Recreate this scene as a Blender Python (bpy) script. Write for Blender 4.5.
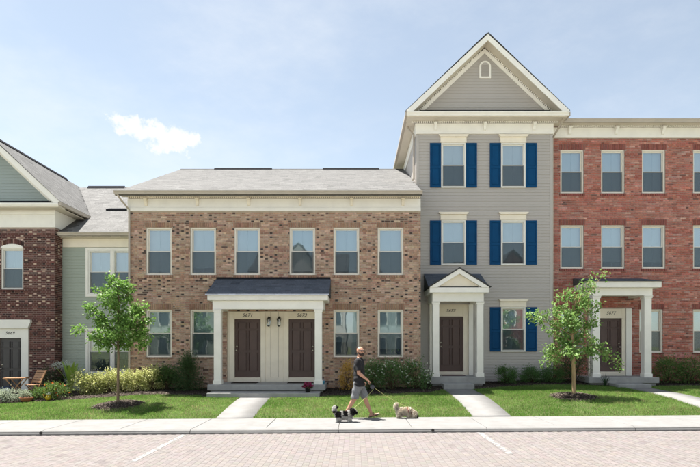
import bpy, bmesh, math, random
import numpy as np
from mathutils import Vector, Matrix

for o in list(bpy.data.objects):
    bpy.data.objects.remove(o, do_unlink=True)
SC = bpy.context.scene
COL = SC.collection
R = math.radians
random.seed(7)
RNG = np.random.default_rng(7)

# ------------------------------------------------------------------ camera
cam_d = bpy.data.cameras.new("camera")
cam = bpy.data.objects.new("camera", cam_d)
COL.objects.link(cam)
cam.location = (0, 0, 1.78)
cam.rotation_euler = (R(90), 0, 0)
cam_d.sensor_width = 36
cam_d.lens = 27.98
cam_d.shift_x = -0.0057
cam_d.shift_y = 0.162
cam_d.clip_end = 6000
SC.camera = cam

# ------------------------------------------------------------------ sky
SUN_DIR = Vector((0.31, -0.205, -1.0)).normalized()     # the way the light travels
SUN_EL = math.asin(-SUN_DIR.z)
SUN_AZ = math.atan2(-SUN_DIR.x, -SUN_DIR.y)
world = bpy.data.worlds.new("World")
SC.world = world
world.use_nodes = True
wn, wl = world.node_tree.nodes, world.node_tree.links
wn.clear()
w_out = wn.new('ShaderNodeOutputWorld')
w_bg = wn.new('ShaderNodeBackground')
w_bg.inputs['Strength'].default_value = 0.0535
w_sky = wn.new('ShaderNodeTexSky')
w_sky.sky_type = 'NISHITA'
w_sky.sun_disc = False
w_sky.sun_elevation = SUN_EL
w_sky.sun_rotation = SUN_AZ
w_sky.air_density = 1.0
w_sky.dust_density = 0.5
w_sky.ozone_density = 1.0
w_tc = wn.new('ShaderNodeTexCoord')


def wmath(op, a, b=None, clamp=False):
    n = wn.new('ShaderNodeMath'); n.operation = op; n.use_clamp = clamp
    for i, v in enumerate((a, b)):
        if v is None: continue
        if isinstance(v, (int, float)): n.inputs[i].default_value = v
        else: wl.new(v, n.inputs[i])
    return n.outputs[0]


def wvec(op, a, b):
    n = wn.new('ShaderNodeVectorMath'); n.operation = op
    wl.new(a, n.inputs[0])
    n.inputs[1].default_value = b
    return n.outputs[0] if op != 'LENGTH' else n.outputs['Value']


def wblob(c, half):
    """distance (1 at the rim) from a soft cloud body in the direction c"""
    c = Vector(c).normalized()
    d = wvec('SUBTRACT', w_tc.outputs['Generated'], c)
    s = wvec('MULTIPLY', d, (1 / half[0], 1 / half[0], 1 / half[1]))
    n = wn.new('ShaderNodeVectorMath'); n.operation = 'LENGTH'
    wl.new(s, n.inputs[0])
    return n.outputs['Value']


def wnoise(scale, detail, rough, stretch=(1, 1, 1), rot=(0, 0, 0), off=(0, 0, 0)):
    m = wn.new('ShaderNodeMapping')
    m.inputs['Scale'].default_value = stretch
    m.inputs['Rotation'].default_value = rot
    m.inputs['Location'].default_value = off
    wl.new(w_tc.outputs['Generated'], m.inputs['Vector'])
    n = wn.new('ShaderNodeTexNoise')
    n.inputs['Scale'].default_value = scale
    n.inputs['Detail'].default_value = detail
    n.inputs['Roughness'].default_value = rough
    wl.new(m.outputs[0], n.inputs['Vector'])
    return n.outputs['Fac']


def wrange(v, a, b, c=0.0, d=1.0):
    n = wn.new('ShaderNodeMapRange'); n.interpolation_type = 'SMOOTHSTEP'
    wl.new(v, n.inputs['Value'])
    for k, x in zip(('From Min', 'From Max', 'To Min', 'To Max'), (a, b, c, d)):
        n.inputs[k].default_value = x
    return n.outputs['Result']


blob = wmath('MINIMUM', wblob((-0.400, 1, 0.407), (0.044, 0.015)), wblob((-0.337, 1, 0.380), (0.046, 0.022)))
blob = wmath('MINIMUM', blob, wblob((-0.372, 1, 0.395), (0.05, 0.016)))
puff = wnoise(34, 8, 0.62)
edge = wmath('SUBTRACT', blob, wmath('MULTIPLY', wmath('SUBTRACT', puff, 0.5), 3.6))
cum = wrange(edge, 0.4, 1.25, 0.97, 0.0)
veil = wnoise(2.1, 7, 0.62, (1, 1, 2.2), (0, 0.5, 0), (0.3, 0, 0.25))
veil = wrange(veil, 0.36, 0.76, 0.08, 0.55)
cl = wmath('MAXIMUM', cum, veil)
w_mix = wn.new('ShaderNodeMix'); w_mix.data_type = 'RGBA'
wl.new(cl, w_mix.inputs['Factor'])
w_hs = wn.new('ShaderNodeHueSaturation')
w_hs.inputs['Saturation'].default_value = 0.68
wl.new(w_sky.outputs[0], w_hs.inputs['Color'])
w_tint = wn.new('ShaderNodeMix'); w_tint.data_type = 'RGBA'; w_tint.blend_type = 'MULTIPLY'
w_tint.inputs['Factor'].default_value = 1.0
w_tint.inputs['B'].default_value = (0.955, 0.985, 0.945, 1)
wl.new(w_hs.outputs[0], w_tint.inputs['A'])
wl.new(w_tint.outputs['Result'], w_mix.inputs['A'])
w_mix.inputs['B'].default_value = (5.3, 5.4, 5.5, 1)
wl.new(w_mix.outputs['Result'], w_bg.inputs['Color'])
wl.new(w_bg.outputs[0], w_out.inputs['Surface'])

# ------------------------------------------------------------------ sun and exposure
sun_d = bpy.data.lights.new("sun", 'SUN')
sun_d.energy = 4.0
sun_d.angle = R(0.53)
sun_d.color = (1.0, 0.955, 0.89)
sun = bpy.data.objects.new("sun", sun_d)
COL.objects.link(sun)
sun.rotation_euler = SUN_DIR.to_track_quat('-Z', 'Y').to_euler()
sun.location = (-9, 8, 40)

SC.view_settings.view_transform = 'Standard'
SC.view_settings.look = 'None'
SC.view_settings.exposure = 1.90
SC.view_settings.gamma = 1.0
SC.render.engine = 'CYCLES'
SC.cycles.max_bounces = 8
SC.cycles.transparent_max_bounces = 16


# ================================================================== helpers
def tag(o, label=None, cat=None, group=None, kind=None):
    if label: o['label'] = label
    if cat: o['category'] = cat
    if group: o['group'] = group
    if kind: o['kind'] = kind
    return o


def empty(name, loc, label, cat, group=None):
    o = bpy.data.objects.new(name, None)
    o.empty_display_size = 0.2
    COL.objects.link(o)
    o.location = loc
    return tag(o, label, cat, group)


def attach(o, parent):
    """parent o while its own coordinates stay those of the world"""
    if parent is None: return o
    o.parent = parent
    if parent.type == 'EMPTY':
        o.matrix_parent_inverse = Matrix.LocRotScale(parent.location, parent.rotation_euler, parent.scale).inverted()
    return o


class MB:
    """collects shapes, then links them as ONE mesh object"""
    def __init__(s):
        s.v, s.f = [], []

    def add(s, vs, fs):
        b = len(s.v)
        s.v.extend([tuple(p) for p in vs])
        s.f.extend([tuple(i + b for i in f) for f in fs])
        return s

    def box(s, x0, x1, y0, y1, z0, z1):
        return s.add([(x0, y0, z0), (x1, y0, z0), (x1, y1, z0), (x0, y1, z0),
                      (x0, y0, z1), (x1, y0, z1), (x1, y1, z1), (x0, y1, z1)],
                     [(0, 3, 2, 1), (4, 5, 6, 7), (0, 1, 5, 4), (1, 2, 6, 5), (2, 3, 7, 6), (3, 0, 4, 7)])

    def prism(s, poly, axis, a, b):
        """poly: points in the two other axes (in xyz order), extruded along axis from a to b"""
        def mk(p, t):
            if axis == 'x': return (t, p[0], p[1])
            if axis == 'y': return (p[0], t, p[1])
            return (p[0], p[1], t)
        n = len(poly)
        vs = [mk(p, a) for p in poly] + [mk(p, b) for p in poly]
        fs = [tuple(range(n))[::-1], tuple(range(n, 2 * n))]
        fs += [(i, (i + 1) % n, n + (i + 1) % n, n + i) for i in range(n)]
        return s.add(vs, fs)

    def tube(s, pts, rad, n=8, cap=True):
        pts = [Vector(p) for p in pts]
        if not isinstance(rad, (list, tuple)): rad = [rad] * len(pts)
        vs, fs = [], []
        up = Vector((0.31, 0.77, 0.55))
        for i, p in enumerate(pts):
            t = (pts[min(i + 1, len(pts) - 1)] - pts[max(i - 1, 0)]).normalized()
            a = t.cross(up)
            if a.length < 1e-3: a = t.cross(Vector((1, 0, 0)))
            a.normalize(); b = t.cross(a)
            for k in range(n):
                an = 2 * math.pi * k / n
                vs.append(p + (a * math.cos(an) + b * math.sin(an)) * rad[i])
        for i in range(len(pts) - 1):
            for k in range(n):
                fs.append((i * n + k, i * n + (k + 1) % n, (i + 1) * n + (k + 1) % n, (i + 1) * n + k))
        if cap:
            fs.append(tuple(range(n))[::-1]); fs.append(tuple(range((len(pts) - 1) * n, len(pts) * n)))
        return s.add(vs, fs)

    def lathe(s, prof, c=(0, 0, 0), n=16):
        """prof: (radius, z) from bottom to top round a vertical axis"""
        vs, fs = [], []
        for r, z in prof:
            for k in range(n):
                an = 2 * math.pi * k / n
                vs.append((c[0] + r * math.cos(an), c[1] + r * math.sin(an), c[2] + z))
        for i in range(len(prof) - 1):
            for k in range(n):
                fs.append((i * n + k, i * n + (k + 1) % n, (i + 1) * n + (k + 1) % n, (i + 1) * n + k))
        fs.append(tuple(range(n))[::-1]); fs.append(tuple(range((len(prof) - 1) * n, len(prof) * n)))
        return s.add(vs, fs)

    def ball(s, c, r, n=12, m=8):
        if not isinstance(r, (tuple, list)): r = (r, r, r)
        prof = [(math.sin(math.pi * (i + .02) / (m + .04)), -math.cos(math.pi * (i + .02) / (m + .04))) for i in range(m + 1)]
        b = len(s.v)
        s.lathe(prof, (0, 0, 0), n)
        for i in range(b, len(s.v)):
            p = s.v[i]
            s.v[i] = (c[0] + p[0] * r[0], c[1] + p[1] * r[1], c[2] + p[2] * r[2])
        return s

    def mesh(s, name):
        me = bpy.data.meshes.new(name)
        me.from_pydata(s.v, [], s.f)
        me.update()
        return me

    def build(s, name, mat, parent=None, smooth=False, bevel=0.0):
        me = s.mesh(name)
        return obj(name, me, mat, parent, smooth, bevel)


def obj(name, me, mat=None, parent=None, smooth=False, bevel=0.0):
    o = bpy.data.objects.new(name, me)
    COL.objects.link(o)
    if mat is not None and not me.materials: me.materials.append(mat)
    if smooth: me.shade_smooth()
    if bevel:
        m = o.modifiers.new('bevel', 'BEVEL'); m.width = bevel; m.segments = 2
        m.limit_method = 'ANGLE'; m.angle_limit = R(40)
    return attach(o, parent)


def np_mesh(name, verts, faces, cols=None):
    """verts (N,3), faces (M,k) with k fixed, cols (N,3) per vertex"""
    me = bpy.data.meshes.new(name)
    n, m, k = len(verts), len(faces), faces.shape[1]
    me.vertices.add(n)
    me.vertices.foreach_set('co', np.ascontiguousarray(verts, dtype=np.float32).ravel())
    me.loops.add(m * k)
    me.loops.foreach_set('vertex_index', np.ascontiguousarray(faces, dtype=np.int32).ravel())
    me.polygons.add(m)
    me.polygons.foreach_set('loop_start', np.arange(0, m * k, k, dtype=np.int32))
    me.polygons.foreach_set('loop_total', np.full(m, k, dtype=np.int32))
    me.update(calc_edges=True)
    me.shade_flat()
    if cols is not None:
        ca = me.color_attributes.new('Col', 'FLOAT_COLOR', 'POINT')
        c4 = np.ones((n, 4), dtype=np.float32); c4[:, :3] = cols
        ca.data.foreach_set('color', c4.ravel())
    return me


# ------------------------------------------------------------------ materials
def nodes_of(m):
    m.use_nodes = True
    return m.node_tree.nodes, m.node_tree.links


def s2l(c):
    return tuple((x / 255 / 12.92 if x / 255 <= 0.04045 else ((x / 255 + 0.055) / 1.055) ** 2.4) for x in c)


def mat(name, c1, c2=None, rough=0.7, scale=6.0, bump=0.0, bscale=None, attr=False, metal=0.0, spec=0.5,
        detail=6.0, transl=0.0, wear=None, stretch=None, lo=0.35, hi=0.65):
    m = bpy.data.materials.new(name)
    n, l = nodes_of(m)
    b = n['Principled BSDF']
    b.inputs['Roughness'].default_value = rough
    b.inputs['Metallic'].default_value = metal
    b.inputs['Specular IOR Level'].default_value = spec
    tc = n.new('ShaderNodeTexCoord')
    src = tc.outputs['Object']
    if stretch:
        mp = n.new('ShaderNodeMapping'); mp.inputs['Scale'].default_value = stretch
        l.new(src, mp.inputs['Vector']); src = mp.outputs[0]
    nz = n.new('ShaderNodeTexNoise')
    nz.inputs['Scale'].default_value = scale; nz.inputs['Detail'].default_value = detail
    l.new(src, nz.inputs['Vector'])
    mr = n.new('ShaderNodeMapRange')
    mr.inputs['From Min'].default_value = lo; mr.inputs['From Max'].default_value = hi
    l.new(nz.outputs['Fac'], mr.inputs['Value'])
    mx = n.new('ShaderNodeMix'); mx.data_type = 'RGBA'
    l.new(mr.outputs[0], mx.inputs['Factor'])
    c2 = c2 or tuple(x * 0.86 for x in c1)
    mx.inputs['A'].default_value = (*c1, 1); mx.inputs['B'].default_value = (*c2, 1)
    colour = mx.outputs['Result']
    if attr:
        at = n.new('ShaderNodeAttribute'); at.attribute_name = 'Col'
        mm = n.new('ShaderNodeMix'); mm.data_type = 'RGBA'; mm.blend_type = 'MULTIPLY'
        mm.inputs['Factor'].default_value = 1
        l.new(at.outputs['Color'], mm.inputs['A']); l.new(colour, mm.inputs['B'])
        colour = mm.outputs['Result']
    if wear:                                    # (colour, scale, amount): blotches of stain
        w = n.new('ShaderNodeTexNoise'); w.inputs['Scale'].default_value = wear[1]; w.inputs['Detail'].default_value = 8
        w.inputs['Roughness'].default_value = 0.7
        l.new(tc.outputs['Object'], w.inputs['Vector'])
        wr = n.new('ShaderNodeMapRange'); wr.inputs['From Min'].default_value = 0.5; wr.inputs['From Max'].default_value = 0.75
        wr.inputs['To Max'].default_value = wear[2]
        l.new(w.outputs['Fac'], wr.inputs['Value'])
        ww = n.new('ShaderNodeMix'); ww.data_type = 'RGBA'
        l.new(wr.outputs[0], ww.inputs['Factor']); l.new(colour, ww.inputs['A'])
        ww.inputs['B'].default_value = (*wear[0], 1)
        colour = ww.outputs['Result']
    l.new(colour, b.inputs['Base Color'])
    if bump:
        nb = n.new('ShaderNodeTexNoise'); nb.inputs['Scale'].default_value = bscale or scale * 8
        nb.inputs['Detail'].default_value = 5
        l.new(src, nb.inputs['Vector'])
        bp = n.new('ShaderNodeBump'); bp.inputs['Strength'].default_value = bump; bp.inputs['Distance'].default_value = 0.01
        l.new(nb.outputs['Fac'], bp.inputs['Height']); l.new(bp.outputs[0], b.inputs['Normal'])
    if transl:
        t = n.new('ShaderNodeBsdfTranslucent')
        l.new(colour, t.inputs['Color'])
        ms = n.new('ShaderNodeMixShader'); ms.inputs[0].default_value = transl
        l.new(b.outputs[0], ms.inputs[1]); l.new(t.outputs[0], ms.inputs[2])
        l.new(ms.outputs[0], n['Material Output'].inputs['Surface'])
    return m


def glass_mat(name, tint, refl):
    m = bpy.data.materials.new(name)
    n, l = nodes_of(m); n.remove(n['Principled BSDF'])
    t = n.new('ShaderNodeBsdfTransparent'); t.inputs['Color'].default_value = (*tint, 1)
    g = n.new('ShaderNodeBsdfGlossy'); g.inputs['Roughness'].default_value = 0.02
    g.inputs['Color'].default_value = (0.95, 0.98, 1, 1)
    fr = n.new('ShaderNodeFresnel'); fr.inputs['IOR'].default_value = 1.5
    ad = n.new('ShaderNodeMath'); ad.operation = 'ADD'; ad.use_clamp = True
    ad.inputs[1].default_value = refl
    l.new(fr.outputs[0], ad.inputs[0])
    tc = n.new('ShaderNodeTexCoord'); nz = n.new('ShaderNodeTexNoise'); nz.inputs['Scale'].default_value = 1.3
    oi = n.new('ShaderNodeObjectInfo'); ve = n.new('ShaderNodeVectorMath'); ve.operation = 'MULTIPLY_ADD'
    l.new(oi.outputs['Random'], ve.inputs[0]); ve.inputs[1].default_value = (40, 17, 63); l.new(tc.outputs['Object'], ve.inputs[2])
    l.new(ve.outputs[0], nz.inputs['Vector'])
    bp = n.new('ShaderNodeBump'); bp.inputs['Strength'].default_value = 0.11; bp.inputs['Distance'].default_value = 0.02
    l.new(nz.outputs['Fac'], bp.inputs['Height']); l.new(bp.outputs[0], g.inputs['Normal'])
    ms = n.new('ShaderNodeMixShader')
    l.new(ad.outputs[0], ms.inputs[0]); l.new(t.outputs[0], ms.inputs[1]); l.new(g.outputs[0], ms.inputs[2])
    l.new(ms.outputs[0], n['Material Output'].inputs['Surface'])
    return m


def screen_mat(name, col, cover):
    m = bpy.data.materials.new(name)
    n, l = nodes_of(m)
    b = n['Principled BSDF']; b.inputs['Base Color'].default_value = (*col, 1); b.inputs['Roughness'].default_value = 0.8
    t = n.new('ShaderNodeBsdfTransparent')
    ms = n.new('ShaderNodeMixShader'); ms.inputs[0].default_value = cover
    l.new(t.outputs[0], ms.inputs[1]); l.new(b.outputs[0], ms.inputs[2])
    l.new(ms.outputs[0], n['Material Output'].inputs['Surface'])
    return m


def paint_mat(name, col):
    """worn road paint: gaps where the pavers show through"""
    m = mat(name, col, tuple(x * .85 for x in col), 0.7, 9)
    n, l = m.node_tree.nodes, m.node_tree.links
    tc = n.new('ShaderNodeTexCoord'); z = n.new('ShaderNodeTexNoise'); z.inputs['Scale'].default_value = 16; z.inputs['Detail'].default_value = 8
    l.new(tc.outputs['Object'], z.inputs['Vector'])
    mr = n.new('ShaderNodeMapRange'); mr.inputs['From Min'].default_value = 0.30; mr.inputs['From Max'].default_value = 0.60
    l.new(z.outputs['Fac'], mr.inputs['Value'])
    t = n.new('ShaderNodeBsdfTransparent'); ms = n.new('ShaderNodeMixShader')
    l.new(mr.outputs[0], ms.inputs[0]); l.new(t.outputs[0], ms.inputs[1]); l.new(n['Principled BSDF'].outputs[0], ms.inputs[2])
    l.new(ms.outputs[0], n['Material Output'].inputs['Surface'])
    return m


M = {}
M['trim'] = mat('cream_trim', (0.85, 0.77, 0.63), (0.80, 0.72, 0.59), 0.5, 2.5, 0.05, wear=((0.5, 0.45, 0.36), 3, 0.18))
M['white_trim'] = mat('white_trim', (0.87, 0.84, 0.77), (0.82, 0.79, 0.73), 0.5, 2.5, 0.05, wear=((0.5, 0.47, 0.4), 3, 0.15))
M['gutter'] = mat('tan_gutter', (0.46, 0.40, 0.33), (0.41, 0.36, 0.30), 0.4, 3)
M['vinyl'] = mat('window_vinyl', (0.80, 0.75, 0.66), (0.76, 0.71, 0.62), 0.45, 4)
M['wvinyl'] = mat('white_vinyl', (0.78, 0.76, 0.70), (0.73, 0.71, 0.66), 0.45, 4)
M['glass'] = glass_mat('window_glass', (0.84, 0.92, 0.95), 0.17)
M['screen'] = screen_mat('insect_screen', (0.016, 0.028, 0.040), 0.50)
M['blind'] = mat('blind', (0.86, 0.87, 0.86), (0.82, 0.83, 0.82), 0.6, 3)
M['muntin'] = mat('muntin', (0.5, 0.52, 0.54), None, 0.5, 3)
M['door'] = mat('brown_door', (0.092, 0.054, 0.046), (0.078, 0.047, 0.041), 0.45, 4, 0.05)
M['door_grey'] = mat('charcoal_door', (0.062, 0.055, 0.056), (0.052, 0.047, 0.048), 0.45, 4, 0.05)
M['metal'] = mat('brass', (0.6, 0.55, 0.45), None, 0.3, 5, metal=1.0)
M['black'] = mat('black_metal', (0.012, 0.012, 0.013), (0.018, 0.018, 0.018), 0.4, 9)
M['lamp_glass'] = glass_mat('lamp_glass', (0.9, 0.9, 0.85), 0.05)
M['shutter'] = mat('blue_shutter', (0.001, 0.056, 0.155), (0.001, 0.050, 0.140), 0.6, 4, 0.03, spec=0.15)
M['brick'] = mat('brick_face', (1, 1, 1), (0.76, 0.75, 0.74), 0.9, 14, 0.35, 90, attr=True, spec=0.2, wear=((0.13, 0.10, 0.085), 1.0, 0.3))
M['mortar'] = mat('mortar', (0.47, 0.40, 0.32), (0.39, 0.33, 0.265), 0.95, 9, 0.3, 120, spec=0.2)
M['mortar_red'] = mat('mortar_red', (0.38, 0.29, 0.25), (0.31, 0.235, 0.20), 0.95, 9, 0.3, 120, spec=0.2)
M['siding_grey'] = mat('grey_siding', (0.45, 0.416, 0.384), (0.425, 0.393, 0.363), 0.6, 2.0, 0.08, 30, wear=((0.30, 0.28, 0.25), 1.2, 0.3))
M['siding_sage'] = mat('sage_siding', (0.37, 0.41, 0.345), (0.35, 0.39, 0.33), 0.6, 2.0, 0.08, 30)
M['siding_blue'] = mat('blue_grey_siding', (0.33, 0.38, 0.37), (0.31, 0.36, 0.35), 0.6, 2.0, 0.08, 30)
M['shingle'] = mat('shingle', (1, 1, 1), (0.72, 0.72, 0.72), 0.85, 22, 0.2, 160, attr=True, spec=0.15)
M['roof_deck'] = mat('roof_deck', (0.10, 0.098, 0.096), (0.08, 0.079, 0.078), 0.95, 8, 0.3, spec=0.1)
M['vent'] = mat('ridge_vent', (0.022, 0.023, 0.028), (0.016, 0.017, 0.02), 0.9, 20, spec=0.05)
M['concrete'] = mat('concrete', (0.212, 0.209, 0.204), (0.185, 0.182, 0.177), 0.9, 3.0, 0.25, 90, wear=((0.14, 0.134, 0.125), 1.3, 0.5), spec=0.25)
M['slab'] = mat('porch_concrete', (0.36, 0.355, 0.34), (0.30, 0.295, 0.285), 0.9, 3.5, 0.25, 90, wear=((0.22, 0.21, 0.2), 2.5, 0.4), spec=0.25)
M['joint'] = mat('joint', (0.2, 0.19, 0.175), (0.15, 0.145, 0.13), 0.95, 12, spec=0.1)
M['paver'] = mat('paver', (1, 1, 1), (0.82, 0.82, 0.82), 0.9, 9, 0.35, 140, attr=True, spec=0.25, wear=((0.17, 0.15, 0.14), 0.5, 0.3))
M['paver_bed'] = mat('paver_bed', (0.15, 0.132, 0.125), (0.12, 0.105, 0.10), 0.95, 20, 0.4, spec=0.1)
M['road_far'] = mat('pale_bounce_lane', (0.52, 0.50, 0.465), (0.46, 0.445, 0.42), 0.9, 5, 0.3, 60, spec=0.2)  # unseen far lane, made paler than the pavers to bounce light onto the facades
M['paint'] = paint_mat('road_paint', (0.31, 0.306, 0.298))
M['soil'] = mat('lawn_soil', (0.055, 0.085, 0.024), (0.085, 0.095, 0.040), 0.95, 5, 0.5, 40, spec=0.1)
M['ground'] = mat('ground', (0.16, 0.19, 0.08), (0.20, 0.21, 0.11), 0.95, 0.4, spec=0.1)
M['mulch'] = mat('mulch', (0.030, 0.022, 0.018), (0.055, 0.043, 0.036), 0.95, 18, 0.9, 55, spec=0.1)
M['chips'] = mat('mulch_chips', (1, 1, 1), (0.7, 0.7, 0.7), 0.95, 30, attr=True, spec=0.1)
M['grass'] = mat('grass_blade', (1, 1, 1), (0.8, 0.8, 0.8), 0.55, 2.0, attr=True, transl=0.5, spec=0.3)
M['leaf'] = mat('leaf', (1, 1, 1), (0.82, 0.82, 0.82), 0.5, 5.0, attr=True, transl=0.42, spec=0.4)
M['petal'] = mat('petal', (1, 1, 1), (0.85, 0.85, 0.85), 0.6, 5.0, attr=True, transl=0.3)
M['bark'] = mat('bark', (0.26, 0.19, 0.12), (0.17, 0.125, 0.085), 0.9, 18, 0.6, 60, stretch=(1, 1, 0.25), spec=0.15)
M['bark_pale'] = mat('bark_pale', (0.42, 0.30, 0.17), (0.30, 0.21, 0.12), 0.9, 18, 0.6, 60, stretch=(1, 1, 0.25), spec=0.15)
M['twig'] = mat('twig', (0.09, 0.065, 0.04), None, 0.9, 18, spec=0.15)
M['wood'] = mat('teak', (0.40, 0.215, 0.105), (0.30, 0.155, 0.075), 0.6, 5, 0.15, 40, stretch=(1, 6, 6))
M['terracotta'] = mat('terracotta', (0.42, 0.16, 0.085), (0.36, 0.135, 0.07), 0.85, 8, 0.2)
M['soffit'] = mat('soffit', (0.66, 0.60, 0.50), (0.62, 0.56, 0.47), 0.6, 3)
M['interior'] = mat('interior', (0.18, 0.17, 0.16), (0.16, 0.15, 0.14), 0.9, 3)
M['number'] = mat('number', (0.02, 0.018, 0.016), None, 0.4, 9)


# ================================================================== the lie of the land
def interp(x, pts):
    xs, ys = zip(*pts)
    return np.interp(x, xs, ys)


SLOPE = [(-30, .015), (-12, .02), (-9, .05), (-6.6, .09), (-5, .085), (-3, .075), (0, .08), (3.5, .085), (5, .09), (6.5, .10), (8, .09), (9.7, .075), (30, .075)]
LAWN0 = 13.70            # back edge of the pavement
KERB = 11.86             # face of the kerb
ROAD_Z = -0.10
BED = [(-30, 16.7), (-11.1, 16.7), (-9.9, 16.75), (-9.2, 16.85), (-8.5, 17.0), (-7.5, 17.1), (-6, 17.15), (-4.8, 17.05),
       (-4.3, 17.2), (-.9, 16.8), (0, 16.95), (2.4, 17.4), (3.0, 18.2), (4.2, 18.2), (5.2, 18.7), (7.3, 19.1), (12, 19.2), (30, 19.2)]


def tilt(x):
    return 0.007 * np.clip(x, -30, 30)


def gz(x, y):
    s = interp(x, SLOPE)
    t = np.clip((y - LAWN0) / 3.5, 0, 1)
    return tilt(x) + 3.5 * s * (1 - (1 - t) ** 1.6) + 0.35 * s * np.clip(y - 17.2, 0, 4)

# ================================================================== ground, road, pavement
def sheet(name, x0, x1, y0, y1, nx, ny, zf, m, parent=None, kind='structure', smooth=True):
    xs = np.linspace(x0, x1, nx + 1); ys = np.linspace(y0, y1, ny + 1)
    X, Y = np.meshgrid(xs, ys)
    Z = zf(X, Y) if callable(zf) else np.full_like(X, zf)
    v = np.stack([X.ravel(), Y.ravel(), Z.ravel()], 1)
    i = np.arange(ny)[:, None] * (nx + 1) + np.arange(nx)[None, :]
    i = i.ravel()
    f = np.stack([i, i + 1, i + nx + 2, i + nx + 1], 1)
    o = obj(name, np_mesh(name, v, f), m, parent, smooth)
    if kind: o['kind'] = kind
    return o


sheet('ground', -2500, 2500, -2500, 2500, 4, 4, -0.75, M['ground'])
lawn = sheet('lawn', -30, 30, LAWN0 - .02, 40, 240, 110, lambda x, y: gz(x, y) - 0.015, M['soil'])
road = sheet('road', -60, 60, -9, KERB + .1, 60, 8, lambda x, y: tilt(x) + ROAD_Z - 0.003, M['paver_bed'])
sheet('road_far_side', -60, 60, -9, 5.2, 60, 8, lambda x, y: tilt(x) + ROAD_Z + 0.002, M['road_far'])


def bricks_np(cx, cy, cz, hx, hy, hz, cols, inset=0.006):
    """pavers: top face and four slanted sides, five quads each"""
    n = len(cx)
    s = np.array([[-1, -1], [1, -1], [1, 1], [-1, 1]])
    v = np.zeros((n, 8, 3))
    for k in range(4):
        v[:, k, 0] = cx + s[k, 0] * (hx - inset); v[:, k, 1] = cy + s[k, 1] * (hy - inset); v[:, k, 2] = cz
        v[:, 4 + k, 0] = cx + s[k, 0] * hx; v[:, 4 + k, 1] = cy + s[k, 1] * hy; v[:, 4 + k, 2] = cz - hz
    q = np.array([[0, 1, 2, 3], [4, 5, 1, 0], [5, 6, 2, 1], [6, 7, 3, 2], [7, 4, 0, 3]])
    f = (np.arange(n)[:, None, None] * 8 + q[None]).reshape(-1, 4)
    return v.reshape(-1, 3), f, np.repeat(cols, 8, 0)


px, py = [], []
PW, PL = 0.105, 0.21
y_lo, y_hi = 5.2, KERB - 0.02
nx = int(30 / PW)
for i in range(nx):
    x = -15 + (i + .5) * PW
    off = 0.5 * PL * (i % 2)
    k = 0
    y = y_lo + off
    while y + PL / 2 < y_hi:
        px.append(x); py.append(y + PL / 2); y += PL
px, py = np.array(px), np.array(py)
base = np.array([0.190, 0.170, 0.163])
lum = RNG.normal(1, 0.028, len(px)).clip(.7, 1.25)
cols = base[None] * lum[:, None] * (1 + RNG.normal(0, .015, (len(px), 3)))
dk = RNG.random(len(px)) < .03
cols[dk] *= .82
pz = tilt(px) + ROAD_Z + RNG.normal(0, .0004, len(px))
dist = np.hypot(px, py)
inview = (np.abs(px + .06) < py * .63) & (py > 8.55)
order = np.argsort(np.where(inview, dist, 1e9))
near = order[:300]
rest = order[300:]
v, f, c = bricks_np(px[rest], py[rest], pz[rest], PW / 2 - .002, PL / 2 - .002, .012, cols[rest], .0006)
tag(obj('paving', np_mesh('paving', v, f, c), M['paver'], road), kind='stuff')
pv = []
for k in range(12):
    v, f, c = bricks_np(np.zeros(1), np.zeros(1), np.zeros(1), PW / 2 - .002, PL / 2 - .002, .012,
                        (base * (0.945 + .01 * k) * (1 + RNG.normal(0, .013, 3)))[None], .0006)
    pv.append(np_mesh('paver', v, f, c))
for i in near:
    o = obj('paver', pv[random.randrange(12)], M['paver'], road)
    o.location = (px[i], py[i], pz[i])

# painted bay lines
for x, y0 in ((-3.68, 9.05), (2.72, 9.45), (9.15, 9.2), (-10.05, 9.2)):
    b = MB()
    z = float(tilt(x)) + ROAD_Z
    b.box(x - .055, x + .055, y0, KERB - .06, z - .01, z + .005)
    o = b.build('bay_line', M['paint'], road)

# kerb stones and pavement slabs
pav = sheet('pavement', -30, 30, KERB + .16, LAWN0, 60, 2, lambda x, y: tilt(x) - 0.02, M['joint'])
kerb = sheet('kerb', -30, 30, KERB + .02, KERB + .2, 60, 1, lambda x, y: tilt(x) - .03, M['joint'])
SL = 1.62
edges = [-29.5 + SL * i for i in range(37)]
for i in range(len(edges) - 1):
    a, b_ = edges[i] + .006, edges[i + 1] - .006
    za = float(tilt((a + b_) / 2))
    b = MB().box(a, b_, KERB + .253, LAWN0 - .006, -.09, 0.0)
    o = b.build('paving_slab', M['concrete'], pav, bevel=.008)
    o.rotation_euler = (0, -.007, 0)
    if i % 2 == 0:
        b = MB()
        e2 = edges[min(i + 2, len(edges) - 1)] - .006
        prof = [(KERB + .251, -.2), (KERB, -.2), (KERB, -.075), (KERB + .015, -.045), (KERB + .04, -.02), (KERB + .08, -.004), (KERB + .13, .001), (KERB + .25, .001)]
        b.prism(prof, 'x', a, e2)
        o = b.build('kerb_stone', M['concrete'], kerb)
        o.rotation_euler = (0, -.007, 0)
for x, nm in ((1.72, 'drain'), (-6.83, 'drain')):
    b = MB().tube([(x, KERB - .006, -.05 + float(tilt(x))), (x, KERB + .06, -.05 + float(tilt(x)))], .032, 12)
    b.build('drain_pipe', M['black'], kerb)

# paths to the porches
PATHS = [(-3.47, -2.55, 16.60), (3.0, 3.96, 18.16), (9.25, 10.15, 18.55)]
for x0, x1, ye in PATHS:
    n = 40
    p = sheet('path', x0, x1, LAWN0 + .006, ye, 1, n, lambda x, y: gz((x0 + x1) / 2 + 0 * x, y) + .012, M['concrete'])
    s = p.modifiers.new('thick', 'SOLIDIFY'); s.thickness = .1; s.offset = -1


# ================================================================== mulch beds
def bed_y(x):
    return interp(x, BED)


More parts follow.
